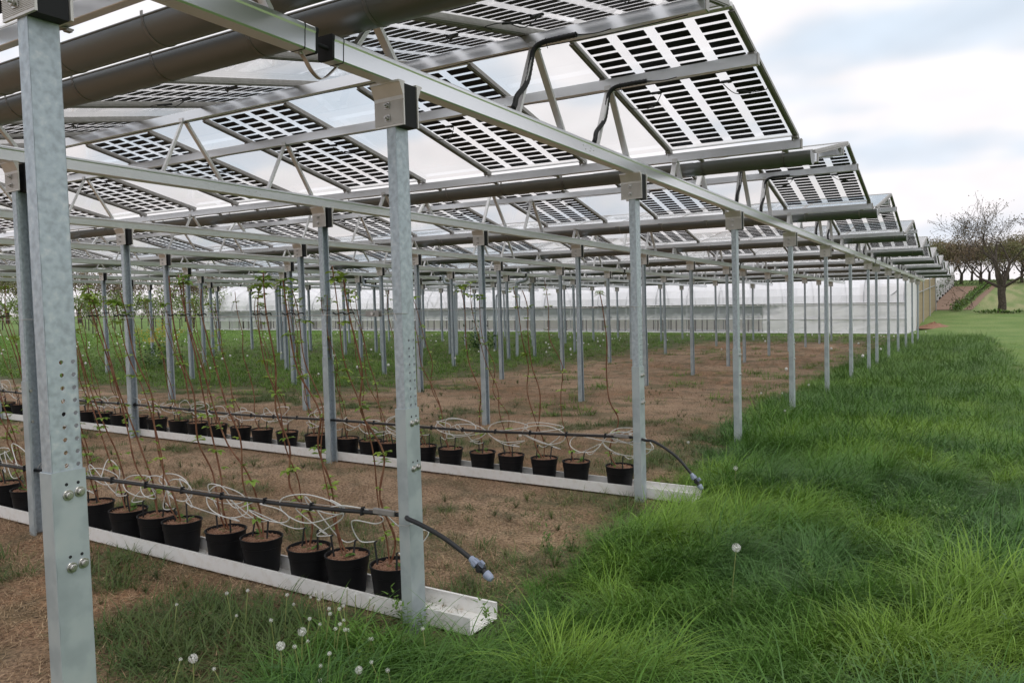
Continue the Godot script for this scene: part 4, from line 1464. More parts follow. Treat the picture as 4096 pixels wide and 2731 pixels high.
func build_grass() -> void:
	var tall := [grass_clump(50, .085, .16, .45, .0068, 1.1, 6), grass_clump(44, .11, .24, .58, .0076, 1.45, 8), grass_clump(54, .08, .12, .36, .006, .9, 5)]
	scatter("tall_grass", tall, M.grass, Rect2(-3.5, 0.9, 7.0, 8.1), func(u): return 0.075 if u < 5.0 else 0.095,
		func(x, u): return 0.0 if in_trough(x, u) else tallness(x, u) * (0.45 + 0.5 * sstep(-0.2, 0.12, wob2.get_noise_2d(x * 45.0, u * 45.0))), grass_tint,
		func(x, u, w): return lerpf(.4, 1.0, w) * lerpf(1.0, 0.5, sstep(-1.55, -2.0, x) * sstep(4.6, 3.6, u) * sstep(2.6, 3.0, u)) * lerpf(1.0, .62, sstep(-1.9, -2.4, x) * sstep(4.0, 5.0, u)) * (0.72 + 0.5 * (wob.get_noise_2d(x * 10.0, u * 10.0) + 0.5)),
		"lush tall green grass on the verge in front", "grass", 0.75)
	var tall2 := [grass_clump(44, .14, .16, .42, .0085, 1.1, 4), grass_clump(40, .16, .15, .36, .009, 1.2, 4)]
	scatter("verge_grass", tall2, M.grass, Rect2(-6.0, 9.0, 9.0, 37.0), func(u): return 0.13 + maxf(0.0, u - 9.0) * 0.009,
		func(x, u): return tallness(x, u) * 0.95, grass_tint,
		func(x, u, w): return lerpf(.5, 1.0, w) * (0.65 + 0.5 * (wob.get_noise_2d(x * 10.0, u * 10.0) + 0.5)) * (1.0 + 0.012 * u),
		"tall grass along the verge further back", "grass", 0.7)
	# shorter mixed grass and weeds on the bare soil
	var short := [grass_clump(34, .09, .06, .2, .0052, 1.1, 3), grass_clump(26, .11, .09, .27, .0058, 1.2, 4)]
	scatter("short_grass", short, M.grass, Rect2(-14.0, 0.9, 14.0, 9.5), func(u): return 0.08 if u < 4.0 else 0.11,
		func(x, u): return 0.0 if in_trough(x, u) else weediness(x, u) * 0.85 * (1.0 - tallness(x, u)),
		func(x, u): return Color(.085, .14, .045).lerp(Color(.19, .22, .08), rng.randf() * (0.6 + wob.get_noise_2d(x * 9.0, u * 5.0))),
		func(x, u, w): return lerpf(.35, 1.0, w) * (1.25 if u < 3.0 else 1.0), "thin patchy grass on the dry soil", "grass")
	var back := [grass_clump(30, .2, .1, .34, .010, 1.0, 3), grass_clump(30, .22, .08, .26, .011, 1.2, 3)]
	scatter("back_grass", back, M.grass, Rect2(-62.0, 10.4, 62.0, 36.0), func(u): return 0.26 + (u - 10.0) * 0.007,
		func(x, u): return weediness(x, u) * 0.85 * (1.0 - tallness(x, u)),
		func(x, u): return Color(.09, .19, .032).lerp(Color(.18, .30, .05), clampf(rng.randf() * .6 + .4 * wob.get_noise_2d(x * 5.0, u * 5.0) + .2, 0, 1)),
		func(x, u, w): return lerpf(.4, 1.15, w), "uncut grass and weeds behind the bare soil", "grass")
	var mown := [grass_clump(34, .12, .03, .09, .0042, 1.2, 2)]
	scatter("mown_grass", mown, M.grass, Rect2(-3.0, 4.0, 10.0, 34.0), func(u): return 0.10 + u * 0.0065,
		func(x, u): return sstep(mow_x(u) - 0.4, mow_x(u) + 0.3, x) * .9,
		func(x, u): return Color(.145, .285, .045).lerp(Color(.25, .37, .085), clampf(.5 + wob.get_noise_2d(x * 7.0, u * 3.0) + rng.randf_range(-.3, .3), 0, 1)),
		func(x, u, w): return 0.9 + 0.02 * u, "short mown lawn at the right", "grass")
	var straw := [straw_clump(42, .09), straw_clump(36, .1)]
	scatter("dry_straw", straw, M.vcol, Rect2(-14.0, 0.9, 14.0, 13.0), func(u): return 0.085 if u < 5.0 else (0.125 if u < 9.0 else 0.19),
		func(x, u): return 0.85 * (1.0 - tallness(x, u)) * (1.0 - 0.5 * weediness(x, u)),
		func(x, u): return Color(.32, .21, .12).lerp(Color(.52, .38, .235), rng.randf()) * rng.randf_range(.6, 1.15),
		func(x, u, w): return rng.randf_range(.8, 1.4), "dry brown straw and dead grass lying on the soil", "straw")
	var straw2 := [straw_clump(30, .25)]
	scatter("far_straw", straw2, M.vcol, Rect2(-30.0, 13.5, 30.0, 22.0), func(u): return 0.33,
		func(x, u): return 0.8 * (1.0 - tallness(x, u)) * (1.0 - 0.8 * weediness(x, u)),
		func(x, u): return Color(.38, .24, .14).lerp(Color(.55, .38, .23), rng.randf()),
		func(x, u, w): return rng.randf_range(1.5, 2.6), "dead grass on the soil further back", "straw")
	# dark creeping weed mats and broad-leaved plants
	var mats := [grass_clump(46, .13, .02, .07, .009, 1.7, 2), grass_clump(40, .16, .015, .055, .011, 1.9, 2), herb(20, .075)]
	scatter("low_weeds", mats, M.grass, Rect2(-12.0, 1.2, 10.5, 14.0), func(u): return 0.10 + 0.006 * u,
		func(x, u): return 0.0 if in_trough(x, u) else (sstep(.12, .45, wob2.get_noise_2d(x * 9.0 + 31.0, u * 22.0)) * .8 + 0.03 + 0.25 * sstep(0.5, 0.15, Vector2(x + 2.3, u - 5.75).length()) + 0.12 * weediness(x, u)) * (1.0 - 0.8 * tallness(x, u)),
		func(x, u): return Color(.075, .11, .045).lerp(Color(.15, .18, .06), rng.randf()),
		func(x, u, w): return rng.randf_range(.6, 1.25), "low dark weeds on the soil", "weeds")
	var leafy := [rosette(9, .17), herb(14, .2)]
	scatter("verge_weeds", leafy, M.grass, Rect2(-3.2, 1.4, 4.0, 6.5), func(u): return 0.3,
		func(x, u): return 0.30 * tallness(x, u) + 0.25 * sstep(0.8, 0.3, Vector2(x + 1.6, u - 2.6).length()),
		func(x, u): return Color(.07, .14, .03).lerp(Color(.11, .2, .035), rng.randf()),
		func(x, u, w): return rng.randf_range(.7, 1.3), "broad-leaved weeds growing in the tall grass", "weeds")

func make_dandelion(h: float, r: float) -> Node3D:
	var t := thing("dandelion", "", "dandelion")
	var bend := Vector3(rng.randf_range(-.05, .05), 0, rng.randf_range(-.05, .05))
	var s := MB.new()
	s.tube(spline([Vector3(0, -.02, 0), Vector3(0, h * .5, 0) + bend * .4, Vector3(0, h, 0) + bend], 4), .0022, 5)
	part(t, "stem", s.mesh(), M.stem)
	var p := MB.new()
	var c := Vector3(0, h + r * .3, 0) + bend
	for i in 100:
		var d := Vector3(rng.randfn(), rng.randfn(), rng.randfn()).normalized()
		var e := d.cross(Vector3(.3, .8, .5)).normalized()
		var f := d.cross(e)
		var tip := c + d * r
		p.tri(c + d * r * .25, tip + e * r * .02, tip - e * r * .02, e)
		for k in 5:
			var a := TAU * k / 5.0 + rng.randf()
			var o := (e * cos(a) + f * sin(a)) * r * .27 + d * r * .1
			p.tri(tip, tip + o, tip + o * .9 + d.cross(o) * .22, d)
	p.lathe([Vector2(0, -r * .25), Vector2(r * .22, -r * .12), Vector2(r * .25, r * .1), Vector2(0, r * .25)], 8, Transform3D(Basis(), c))
	part(t, "seed_head", p.mesh(), M.puff)
	return t

func build_dandelions() -> void:
	var protos := [make_dandelion(.22, .0165), make_dandelion(.17, .014), make_dandelion(.36, .02), make_dandelion(.2, .008), make_dandelion(.15, .007)]
	var used := [false, false, false, false, false]
	var put := []
	for q in [[-2.46, 2.19, 0], [-2.5, 2.33, 0], [-3.14, 2.56, 3], [-3.38, 2.33, 4], [-2.68, 1.93, 0], [-2.16, 2.26, 1], [-3.18, 2.52, 3], [-2.1, 2.4, 4], [-1.95, 2.3, 3], [-1.72, 2.15, 4], [-1.1, 3.95, 2]]: put.append(q)
	for i in 26: put.append([-2.75 + rng.randfn() * .28, 2.58 + rng.randfn() * .13, 3 + rng.randi() % 2])
	for i in 10: put.append([-2.3 + rng.randfn() * .3, 2.2 + rng.randfn() * .2, 3 + rng.randi() % 2])
	for q in [[-3.3, 7.9, 0], [-2.7, 8.0, 1], [-2.45, 9.3, 1], [-4.35, 7.3, 0], [-3.0, 12.5, 0], [-2.8, 13.0, 1], [-2.6, 14.2, 0], [-2.3, 11.0, 1], [-2.9, 6.9, 1], [-1.8, 6.6, 0]]: put.append(q)
	for q in put:
		var k: int = q[2]
		var at := P(q[0], th(q[0], q[1]), q[1])
		var lab := "small white dandelion clock in the weeds before the front trough"
		if q[0] > -1.2: lab = "lone white dandelion clock in the tall grass right of the front trough"
		elif q[1] > 5.0: lab = "white dandelion clock at the grass edge behind the rear trough's end"
		if used[k]:
			copy(protos[k], "dandelion", lab, at, rng.randf() * TAU).set_meta("group", "white dandelion clocks")
		else:
			used[k] = true
			protos[k].position = at
			tag(protos[k], lab, "dandelion", "white dandelion clocks")
	# far ones, a few pixels each
	var m := MB.new()
	m.lathe([Vector2(0, .0), Vector2(.03, .02), Vector2(.035, .045), Vector2(.02, .07), Vector2(0, .075)], 7)
	var xs := []
	var cs := []
	for i in 900:
		var u := rng.randf_range(10.5, 46.0)
		var x := rng.randf_range(-58.0, -2.0)
		if weediness(x, u) < 0.6 or wob.get_noise_2d(x * 4.0, u * 4.0) < -0.05: continue
		xs.append(Transform3D(Basis().scaled(Vector3.ONE * rng.randf_range(.6, 1.1)), P(x, rng.randf_range(.12, .34), u)))
		cs.append(Color.WHITE)
	multi("dandelion_clocks", m.mesh(), M.puff, xs, cs, "white specks of dandelion clocks across the grass at the back", "dandelions")
	# yellow flowering weed at the left, behind the second row
	var y := MB.new()
	var gmb := MB.new()
	gmb.colored = true
	for i in 26:
		var b := Vector3(rng.randfn() * .55, 0, rng.randfn() * .5)
		var h := rng.randf_range(.7, 1.35)
		blade(gmb, b, rng.randf() * TAU, h, .05, .12, .012, Color(.12, .18, .04), 3)
		for k in 12:
			blade(gmb, b + Vector3(0, h * rng.randf_range(.1, .75), 0), rng.randf() * TAU, rng.randf_range(.1, .25), .9, .5, .05, Color(.07, .14, .035) * rng.randf_range(.8, 1.3), 3)
		for k in 14:
			y.bx(b.x + rng.randfn() * .06, h + rng.randfn() * .05, b.z + rng.randfn() * .06, .02, .012, .02)
	var t := thing("flowering_weed", "tall weed with yellow flowers behind the pots at the left", "weed", P(-20.4, 0, 14.0))
	part(t, "foliage", gmb.mesh(), M.grass)
	part(t, "flowers", y.mesh(), M.yellow)
	var bush := MB.new()
	bush.colored = true
	for i in 420:
		var d := Vector3(rng.randfn() * .3, absf(rng.randfn()) * .4 + .1, rng.randfn() * .3)
		blade(bush, d, rng.randf() * TAU, .16, rng.randf_range(.4, 1.3), .5, .06, Color(.045, .10, .03) * rng.randf_range(.7, 1.4), 3)
	var bt := thing("leafy_weed", "dark green bushy weed standing behind the nearest middle post", "weed", P(-16.6, 0, 25.0))
	part(bt, "foliage", bush.mesh(), M.grass)

# ---------------------------------------------------------------- trees and far things
func branch(wood: MB, tips: Array, p: Vector3, d: Vector3, len_: float, r: float, depth: int, spread: float, up: float, minr: float) -> void:
	var pts := [p]
	var rr := [r]
	var q := p
	var dd := d
	var n := 4 if depth > 3 else 3
	for i in n:
		dd = (dd + Vector3(rng.randf_range(-1, 1), rng.randf_range(-.7, 1), rng.randf_range(-1, 1)) * 0.17 + Vector3.UP * up * .1).normalized()
		q += dd * len_ / n
		pts.append(q)
		rr.append(maxf(r * (1.0 - 0.42 * (i + 1) / n), minr))
	wood.tube(pv(pts), rr, 8 if depth > 4 else (5 if depth > 2 else 3), false)
	if depth <= 0:
		tips.append([q, dd])
		return
	if depth <= 2: tips.append([pts[2], dd])
	var kids := rng.randi_range(2, 3) if depth > 1 else rng.randi_range(2, 4)
	for k in kids:
		var ax := dd.cross(Vector3(rng.randf_range(-1, 1), rng.randf_range(-1, 1), rng.randf_range(-1, 1)).normalized()).normalized()
		var nd := dd.rotated(ax, rng.randf_range(.35, 1.0) * spread)
		nd.y += up * .16
		var from: Vector3 = q if k < 2 else pts[rng.randi_range(1, n - 1)]
		branch(wood, tips, from, nd.normalized(), len_ * rng.randf_range(.66, .88), rr[-1] * rng.randf_range(.62, .85), depth - 1, spread, up, minr)

func leaves(mb: MB, tips: Array, per: int, size: float, spread: float, cols: Array) -> void:
	mb.colored = true
	for t in tips:
		for k in per:
			var c: Vector3 = t[0] + Vector3(rng.randfn(), rng.randfn() * .8, rng.randfn()) * spread
			var a := Vector3(rng.randfn(), rng.randfn(), rng.randfn()).normalized()
			var b := a.cross(Vector3(rng.randfn(), rng.randfn(), rng.randfn())).normalized()
			var s := size * rng.randf_range(.6, 1.3)
			mb.col = cols[rng.randi() % cols.size()] * rng.randf_range(.7, 1.3)
			mb.quad(c - a * s, c + b * s * .4, c + a * s, c - b * s * .4, Vector3.UP)

func build_trees() -> void:
	# the lone tree in the field
	var w := MB.new()
	var tips := []
	w.tube(pv([Vector3(0, -.3, 0), Vector3(.0, .1, 0), Vector3(.03, .8, 0), Vector3(-.05, 1.6, 0), Vector3(-.02, 2.1, .02)]), [.42, .33, .285, .28, .30], 12, false)
	for b in [[Vector3(-.55, 1.0, .1), .2, 2.2], [Vector3(.5, 1.1, -.1), .19, 2.1], [Vector3(-1.0, .55, -.5), .13, 2.3], [Vector3(.95, .5, .45), .13, 2.3], [Vector3(.05, 1.2, .3), .15, 2.3]]:
		branch(w, tips, Vector3(-.02, 2.0, 0), b[0].normalized(), b[2], b[1], 5, .95, .3, .012)
	var lone := thing("tree", "lone spreading tree with thin bronze leaves in the field at the right", "tree", P(1.25, th(1.25, 75.0), 75.0))
	part(lone, "trunk", w.mesh(), M.bark)
	var lf := MB.new()
	leaves(lf, tips, 2, .085, .2, [Color(.11, .078, .042), Color(.14, .10, .05), Color(.11, .095, .042), Color(.16, .115, .06)])
	part(lone, "crown", lf.mesh(), M.leaf_far)
	# tree belt behind it: three kinds, copied
	var protos := []
	for k in 3:
		var tw := MB.new()
		var tt := []
		tw.tube(pv([Vector3(0, -.5, 0), Vector3(0, 1.0, 0), Vector3(.1, 2.2, 0)]), [.36, .3, .26], 8, false)
		for b in 4:
			var a := TAU * b / 4.0 + rng.randf()
			branch(tw, tt, Vector3(.1, 2.0, 0), Vector3(cos(a) * .8, 1.0, sin(a) * .8).normalized(), 2.3, .16, 4, .9, .3, .03)
		var t := thing("belt_tree", "", "tree")
		part(t, "trunk", tw.mesh(), M.bark)
		var l2 := MB.new()
		leaves(l2, tt, [11, 13, 9][k], .2, .8, [[Color(.18, .13, .075), Color(.21, .165, .085), Color(.15, .12, .062)], [Color(.16, .17, .07), Color(.19, .18, .075), Color(.13, .14, .052)], [Color(.21, .15, .10), Color(.18, .13, .09), Color(.17, .13, .075)]][k])
		part(t, "crown", l2.mesh(), M.leaf_far)
		protos.append(t)
	var used := [false, false, false]
	var spots := []
	for i in 24: spots.append([-9.5 + i * 1.15 + rng.randf_range(-.7, .7), 134.0 + 14.0 * (i % 2) + rng.randf_range(-3, 3), i % 3, rng.randf_range(.6, .8), "right", i])
	for i in 15: spots.append([-175.0 + i * 6.5 + rng.randf_range(-2, 2), 52.0 + i * 6.0 + rng.randf_range(-4, 6), [0, 2, 2, 0, 1][i % 5], rng.randf_range(.8, 1.15), "left", i])
	for i in 5: spots.append([-62.0 - i * 9.0, 30.0 + i * 1.5 + rng.randf_range(-2, 2), [1, 1, 2, 1, 0][i], rng.randf_range(.45, .6), "near left", i])
	for q in spots:
		var lab := ""
		if q[4] == "right": lab = "brown-leaved tree of the belt on the hill, %s from the left behind the lone tree" % ORD[q[5]]
		elif q[4] == "left": lab = "bare brownish tree on the far left skyline, %s from the left" % ORD[q[5]]
		else: lab = "leafy tree beyond the left end of the roof, %s from the left" % ORD[q[5]]
		var k: int = q[2]
		var at := P(q[0], th(q[0], q[1]) - .1, q[1])
		var o: Node3D
		if used[k]: o = copy(protos[k], "belt_tree", lab, at, rng.randf() * TAU)
		else:
			used[k] = true
			o = protos[k]
			o.position = at
			o.set_meta("label", lab)
		o.scale = Vector3.ONE * q[3]
		o.set_meta("group", "trees on the skyline")
	# young orchard trees, light green
	var oy := []
	for k in 2:
		var tw := MB.new()
		var tt := []
		tw.tube(pv([Vector3(0, -.2, 0), Vector3(.02, .9, 0)]), [.05, .04], 6, false)
		for b in 4:
			var a := TAU * b / 4.0 + rng.randf()
			branch(tw, tt, Vector3(.02, .8, 0), Vector3(cos(a) * .5, 1.0, sin(a) * .5).normalized(), .85, .03, 2, .8, .4, .012)
		var t := thing("orchard_tree", "", "fruit tree")
		part(t, "trunk", tw.mesh(), M.bark)
		var l2 := MB.new()
		leaves(l2, tt, 9, .085, .2, [Color(.15, .22, .05), Color(.19, .25, .07), Color(.12, .19, .04)])
		part(t, "crown", l2.mesh(), M.leaf_far)
		oy.append(t)
	var us2 := [false, false]
	for row in 5:
		for i in 15:
			var x := -60.0 - row * 7.5 + rng.randf_range(-.4, .4)
			var u := 18.0 + i * 2.9 + row * 4.0 + rng.randf_range(-.4, .4)
			if not inview(x, u, 1.0): continue
			var k := (i + row) % 2
			var lab := "young light green orchard tree, %s orchard row at the left, %s from the front" % [ORD[row], ORD[i]]
			var at := P(x, 0, u)
			var o: Node3D
			if us2[k]: o = copy(oy[k], "orchard_tree", lab, at, rng.randf() * TAU)
			else:
				us2[k] = true
				o = oy[k]
				o.position = at
				o.set_meta("label", lab)
			o.scale = Vector3.ONE * rng.randf_range(.95, 1.35)
			o.set_meta("group", "young orchard trees")
	# hedge rows climbing the hill and along its top
	for h in [["green hedge row running up the hill left of the lone tree", [-2.15, 77.0], [0.55, 129.0], .45, 1.15], ["dark hedge along the top of the hill", [-12.0, 131.0], [26.0, 131.0], .8, 1.3], ["low green bushes at the foot of the lone tree", [-0.6, 73.5], [9.0, 73.8], .35, .42], ["scrubby brown hedge at the far right of the field", [4.2, 96.0], [12.0, 112.0], .7, 1.2]]:
		var mb := MB.new()
		mb.colored = true
		var a := Vector2(h[1][0], h[1][1])
		var b := Vector2(h[2][0], h[2][1])
		var n := int(a.distance_to(b) * 75.0)
		for i in n:
			var q: Vector2 = a.lerp(b, rng.randf()) + Vector2(rng.randfn(), rng.randfn()) * h[3] * .45
			var hh: float = h[4] * rng.randf_range(.1, 1.0) * (0.8 + .4 * wob.get_noise_2d(q.x * 20, q.y * 6))
			var col := Color(.09, .16, .035) * rng.randf_range(.6, 1.5)
			if h[0].begins_with("scrubby"): col = Color(.17, .12, .075) * rng.randf_range(.7, 1.3)
			elif h[0].begins_with("dark"): col = Color(.06, .095, .03) * rng.randf_range(.6, 1.4)
			blade(mb, P(q.x, th(q.x, q.y) + hh * .7, q.y), rng.randf() * TAU, .22, rng.randf_range(.2, 1.5), .4, .13, col, 2)
		solo("hedge", mb.mesh(), M.grass, h[0], "hedge")
	# ploughed strip beside the hedge row
	var f := MB.new()
	for i in 30:
		var u0 := 80.0 + i * 1.6
		var u1 := u0 + 1.6
		for s in [[-2.6, -1.6], [-1.1, -.62]]:
			var k0 := (u0 - 77.0) * .052
			var k1 := (u1 - 77.0) * .052
			var l := -3.2 if s[0] < -2.0 else 0.0
			var x0: float = (-4.0 - (u0 - 80.0) * .03) if s[0] < -2.0 else -1.75 + k0
			var x0b: float = (-4.0 - (u1 - 80.0) * .03) if s[0] < -2.0 else -1.75 + k1
			var x1: float = -2.55 + k0 if s[0] < -2.0 else -1.1 + k0
			var x1b: float = -2.55 + k1 if s[0] < -2.0 else -1.1 + k1
			f.quad(P(x0, th(x0, u0) + .03, u0), P(x1, th(x1, u0) + .03, u0), P(x1b, th(x1b, u1) + .03, u1), P(x0b, th(x0b, u1) + .03, u1), Vector3.UP)
	solo("ploughed_soil", f.mesh(), tri_tex(mat(Color.WHITE, .95), noise_tex(.05, 4, [0.0, .5, 1.0], [lin(.14, .085, .055), lin(.2, .125, .085), lin(.27, .18, .12)], 256, 131), .4), "reddish brown ploughed strips beside the hedge row on the hill", "soil", "", Vector3.ZERO, "structure")

func film_arc(mb: MB, x0: float, x1: float, uc: float, hw: float, base: float, rise: float, from: float, to: float, segs: int, nx: int, wrinkle: float) -> void:
	# a barrel of film along x; angle from 0 (front) to PI (back)
	var f := func(i: int, j: int) -> Vector3:
		var a := lerpf(from, to, float(j) / segs)
		var x := lerpf(x0, x1, float(i) / nx)
		var w := 1.0 + wrinkle * (wob2.get_noise_2d(x * 16.0 + a * 9.0, a * 12.0 - x * 5.0) + 0.8 * absf(sin(x * PI / 2.0)) - 0.5)
		return P(x, base + sin(a) * rise * w, uc - cos(a) * hw * w)
	for i in nx:
		for j in segs:
			var a: Vector3 = f.call(i, j); var b: Vector3 = f.call(i + 1, j); var c: Vector3 = f.call(i + 1, j + 1); var d: Vector3 = f.call(i, j + 1)
			mb.quad(a, b, c, d, (a - P(a.x, base, uc)))

func build_tunnels() -> void:
	# the big polytunnel behind the roof, its long side facing us
	var x0 := -62.0
	var x1 := -3.6
	var u0 := 46.6
	var hw := 4.0
	var uc := u0 + hw
	var base := 1.72
	var g := 0.0
	var t := thing("polytunnel", "long translucent polytunnel across the back, its side facing the roof", "polytunnel", Vector3.ZERO)
	var f := MB.new()
	film_arc(f, x0, x1, uc, hw, base, 2.35, 0.0, PI, 16, 200, .03)
	part(t, "roof_film", f.mesh(), M.film)
	var hoops := 30
	for i in hoops:
		var x := lerpf(x0 + .05, x1 - .05, float(i) / (hoops - 1))
		var h := MB.new()
		var pts := []
		for j in 15:
			var a := PI * j / 14.0
			pts.append(P(x, base + sin(a) * 2.27, uc - cos(a) * (hw - .03)))
		h.tube(pv(pts), .045, 6, false)
		for s in [-1.0, 1.0]:
			h.tube(pv([P(x, -.1, uc + s * (hw - .03)), P(x, base, uc + s * (hw - .03))]), .035, 6)
		part(t, "hoop", h.mesh(), M.hoop)
	for y in [[1.75, .035], [1.66, .025], [.86, .03], [.06, .05]]:
		var r := MB.new()
		r.tube(pv([P(x0, y[0], u0 - .05), P(x1, y[0], u0 - .05)]), y[1], 6)
		part(t, "rail", r.mesh(), M.rail_light)
	var sk := MB.new()
	var nx := 110
	for i in nx:
		var xa := lerpf(x0, x1 - 7.5, float(i) / nx)
		var xb := lerpf(x0, x1 - 7.5, float(i + 1) / nx)
		for j in 4:
			var ya := .85 + .2 * j
			var o := func(x: float, y: float) -> float: return u0 - .02 + .05 * wob2.get_noise_2d(x * 9.0, y * 14.0)
			sk.quad(P(xa, ya, o.call(xa, ya)), P(xb, ya, o.call(xb, ya)), P(xb, ya + .2, o.call(xb, ya + .2)), P(xa, ya + .2, o.call(xa, ya + .2)), Vector3.BACK)
	part(t, "side_film", sk.mesh(), M.film_clear)
	var bk := MB.new()
	for i in 40:
		var xa := lerpf(x0, x1, i / 40.0)
		var xb := lerpf(x0, x1, (i + 1) / 40.0)
		bk.quad(P(xa, 0.02, u0 + 2 * hw), P(xb, 0.02, u0 + 2 * hw), P(xb, base, u0 + 2 * hw), P(xa, base, u0 + 2 * hw), Vector3.BACK)
	part(t, "back_film", bk.mesh(), M.film_back)
	var en := MB.new()
	for i in 12:
		for j in 8:
			var o := func(a: float, b: float) -> float: return u0 - .03 + .06 * wob2.get_noise_2d(a * 12.0, b * 16.0)
			var xa := x1 - 7.5 + i * 7.5 / 12.0
			var xb := xa + 7.5 / 12.0
			var ya := .02 + j * .21
			en.quad(P(xa, ya, o.call(xa, ya)), P(xb, ya, o.call(xb, ya)), P(xb, ya + .21, o.call(xb, ya + .21)), P(xa, ya + .21, o.call(xa, ya + .21)), Vector3.BACK)
	part(t, "corner_film", en.mesh(), M.film)
	for sx in [x0, x1]:
		var ge := MB.new()
		for j in 14:
			var a := PI * j / 14.0
			var b := PI * (j + 1) / 14.0
			ge.quad(P(sx, 0, uc - cos(a) * hw), P(sx, 0, uc - cos(b) * hw), P(sx, base + sin(b) * 2.3, uc - cos(b) * hw), P(sx, base + sin(a) * 2.3, uc - cos(a) * hw), Vector3(signf(sx + 20.0), 0, 0))
		part(t, "gable_film", ge.mesh(), M.film)
	var br := MB.new()
	for q in [[x1 - 7.0, .2, x1 - 2.6, 1.7], [x1 - 5.6, .3, x1 - 1.0, 1.05], [x1 - 2.0, 1.1, x1 - .4, 2.4]]:
		br.tube(pv([P(q[0], q[1], u0 + .1), P(q[2], q[3], u0 + .1)]), .03, 6)
	br.tube(pv([P(x1 - 7.5, 0, u0), P(x1 - 7.5, 1.75, u0)]), .035, 6)
	part(t, "brace", br.mesh(), M.hoop)
	# crop benches and plants seen dimly inside
	for r in 3:
		var uu := u0 + 1.2 + r * 2.6
		var cr := MB.new()
		cr.colored = true
		for i in 3600:
			var x := rng.randf_range(x0 + 1, x1 - 8.0)
			cr.col = Color(.04, .075, .04) * rng.randf_range(.6, 1.4)
			var c := P(x, 1.42 + rng.randfn() * .14, uu + rng.randfn() * .2)
			var a := Vector3(rng.randfn(), rng.randfn(), rng.randfn()).normalized() * .14
			var b := a.cross(Vector3(rng.randfn(), rng.randfn(), rng.randfn())).normalized() * .1
			cr.quad(c - a, c + b, c + a, c - b, Vector3.UP)
		var ct := thing("crop_bench", "green crop row on a dark bench inside the polytunnel, %s from the front" % ORD[r], "crop bench")
		part(ct, "plants", cr.mesh(), M.grass)
		var bn := MB.new()
		bn.box(Transform3D(Basis(), P((x0 + x1 - 8) / 2, 1.12, uu)), Vector3(x1 - 8 - x0, .12, .3))
		part(ct, "bench", bn.mesh(), M.hoop)
		var x := x0 + 1.0
		while x < x1 - 8.0:
			var lg := MB.new()
			lg.bx(0, .53, 0, .07, 1.1, .07)
			part(ct, "leg", lg.mesh(), M.rail, Transform3D(Basis(), P(x, 0, uu)))
			x += 1.3 + (.25 if int(x) % 3 == 0 else 0.0)
	# pale ground sheet inside
	var gs := MB.new()
	gs.quad(P(x0, .03, u0 + .1), P(x1, .03, u0 + .1), P(x1, .03, u0 + 2 * hw), P(x0, .03, u0 + 2 * hw), Vector3.UP)
	solo("ground_sheet", gs.mesh(), M.rail_light, "pale woven ground sheet inside the polytunnel", "ground sheet", "", Vector3.ZERO, "structure")
	# two more tunnels behind, only their right-hand ends show
	for k in 2:
		var cu := 59.5 + k * 9.0
		var tt := thing("polytunnel", "white polytunnel end behind the long one, %s of two" % ["nearer", "farther"][k], "polytunnel", Vector3.ZERO)
		var m := MB.new()
		var yb := th(-4.0, cu - 3.5) + 1.4
		film_arc(m, -40.0, -3.9, cu, 3.8, yb, 2.0, 0.0, PI, 12, 30, .01)
		part(tt, "roof_film", m.mesh(), M.film)
		var e := MB.new()
		for j in 12:
			var a := PI * j / 12.0
			var b := PI * (j + 1) / 12.0
			e.quad(P(-3.9, yb - 1.6, cu - cos(a) * 3.8), P(-3.9, yb - 1.6, cu - cos(b) * 3.8), P(-3.9, yb + sin(b) * 2.0, cu - cos(b) * 3.8), P(-3.9, yb + sin(a) * 2.0, cu - cos(a) * 3.8), Vector3.RIGHT)
		part(tt, "gable_film", e.mesh(), M.film)
		var hp := MB.new()
		for q in 4: hp.tube(pv([P(-3.85, yb - 1.5, cu - 3.0 + q * 2.0), P(-3.85, yb + 1.2, cu - 3.0 + q * 2.0)]), .035, 6)
		part(tt, "gable_post", hp.mesh(), M.hoop)
	# tan board wall standing at the end of the field roof
	var tw := thing("board_wall", "tan wall of upright boards beyond the end of the solar roof", "wall", Vector3.ZERO)
	var u := 55.0
	var n := 0
	while u < 82.0:
		var bd := MB.new()
		var h := 3.05
		var yb := th(-3.7, u) - .1
		bd.box(Transform3D(Basis(), P(-3.75 - .01 * (n % 2) - .004 * (u - 55.0), yb + h / 2, u + .45)), Vector3(.06, h, .86), .008)
		part(tw, "board", bd.mesh(), M.tan)
		u += .9
		n += 1
	var bf := MB.new()
	bf.box(Transform3D(Basis(), P(-5.3, th(-4, 55) + 1.45, 54.9)), Vector3(3.2, 3.05, .06))
	part(tw, "end_board", bf.mesh(), M.tan)
	var pp := MB.new()
	for q in [[57.0], [62.0], [70.0], [79.0]]:
		pp.tube(pv([P(-3.66, th(-3.7, q[0]), q[0]), P(-3.66 - .004 * (q[0] - 55.0), th(-3.7, q[0]) + 3.2, q[0])]), .045, 6)
	pp.tube(pv([P(-3.66, th(-3.7, 56) + 2.3, 55.0), P(-3.78, th(-3.7, 80) + 2.3, 81.0)]), .03, 6)
	part(tw, "frame", pp.mesh(), M.hoop)
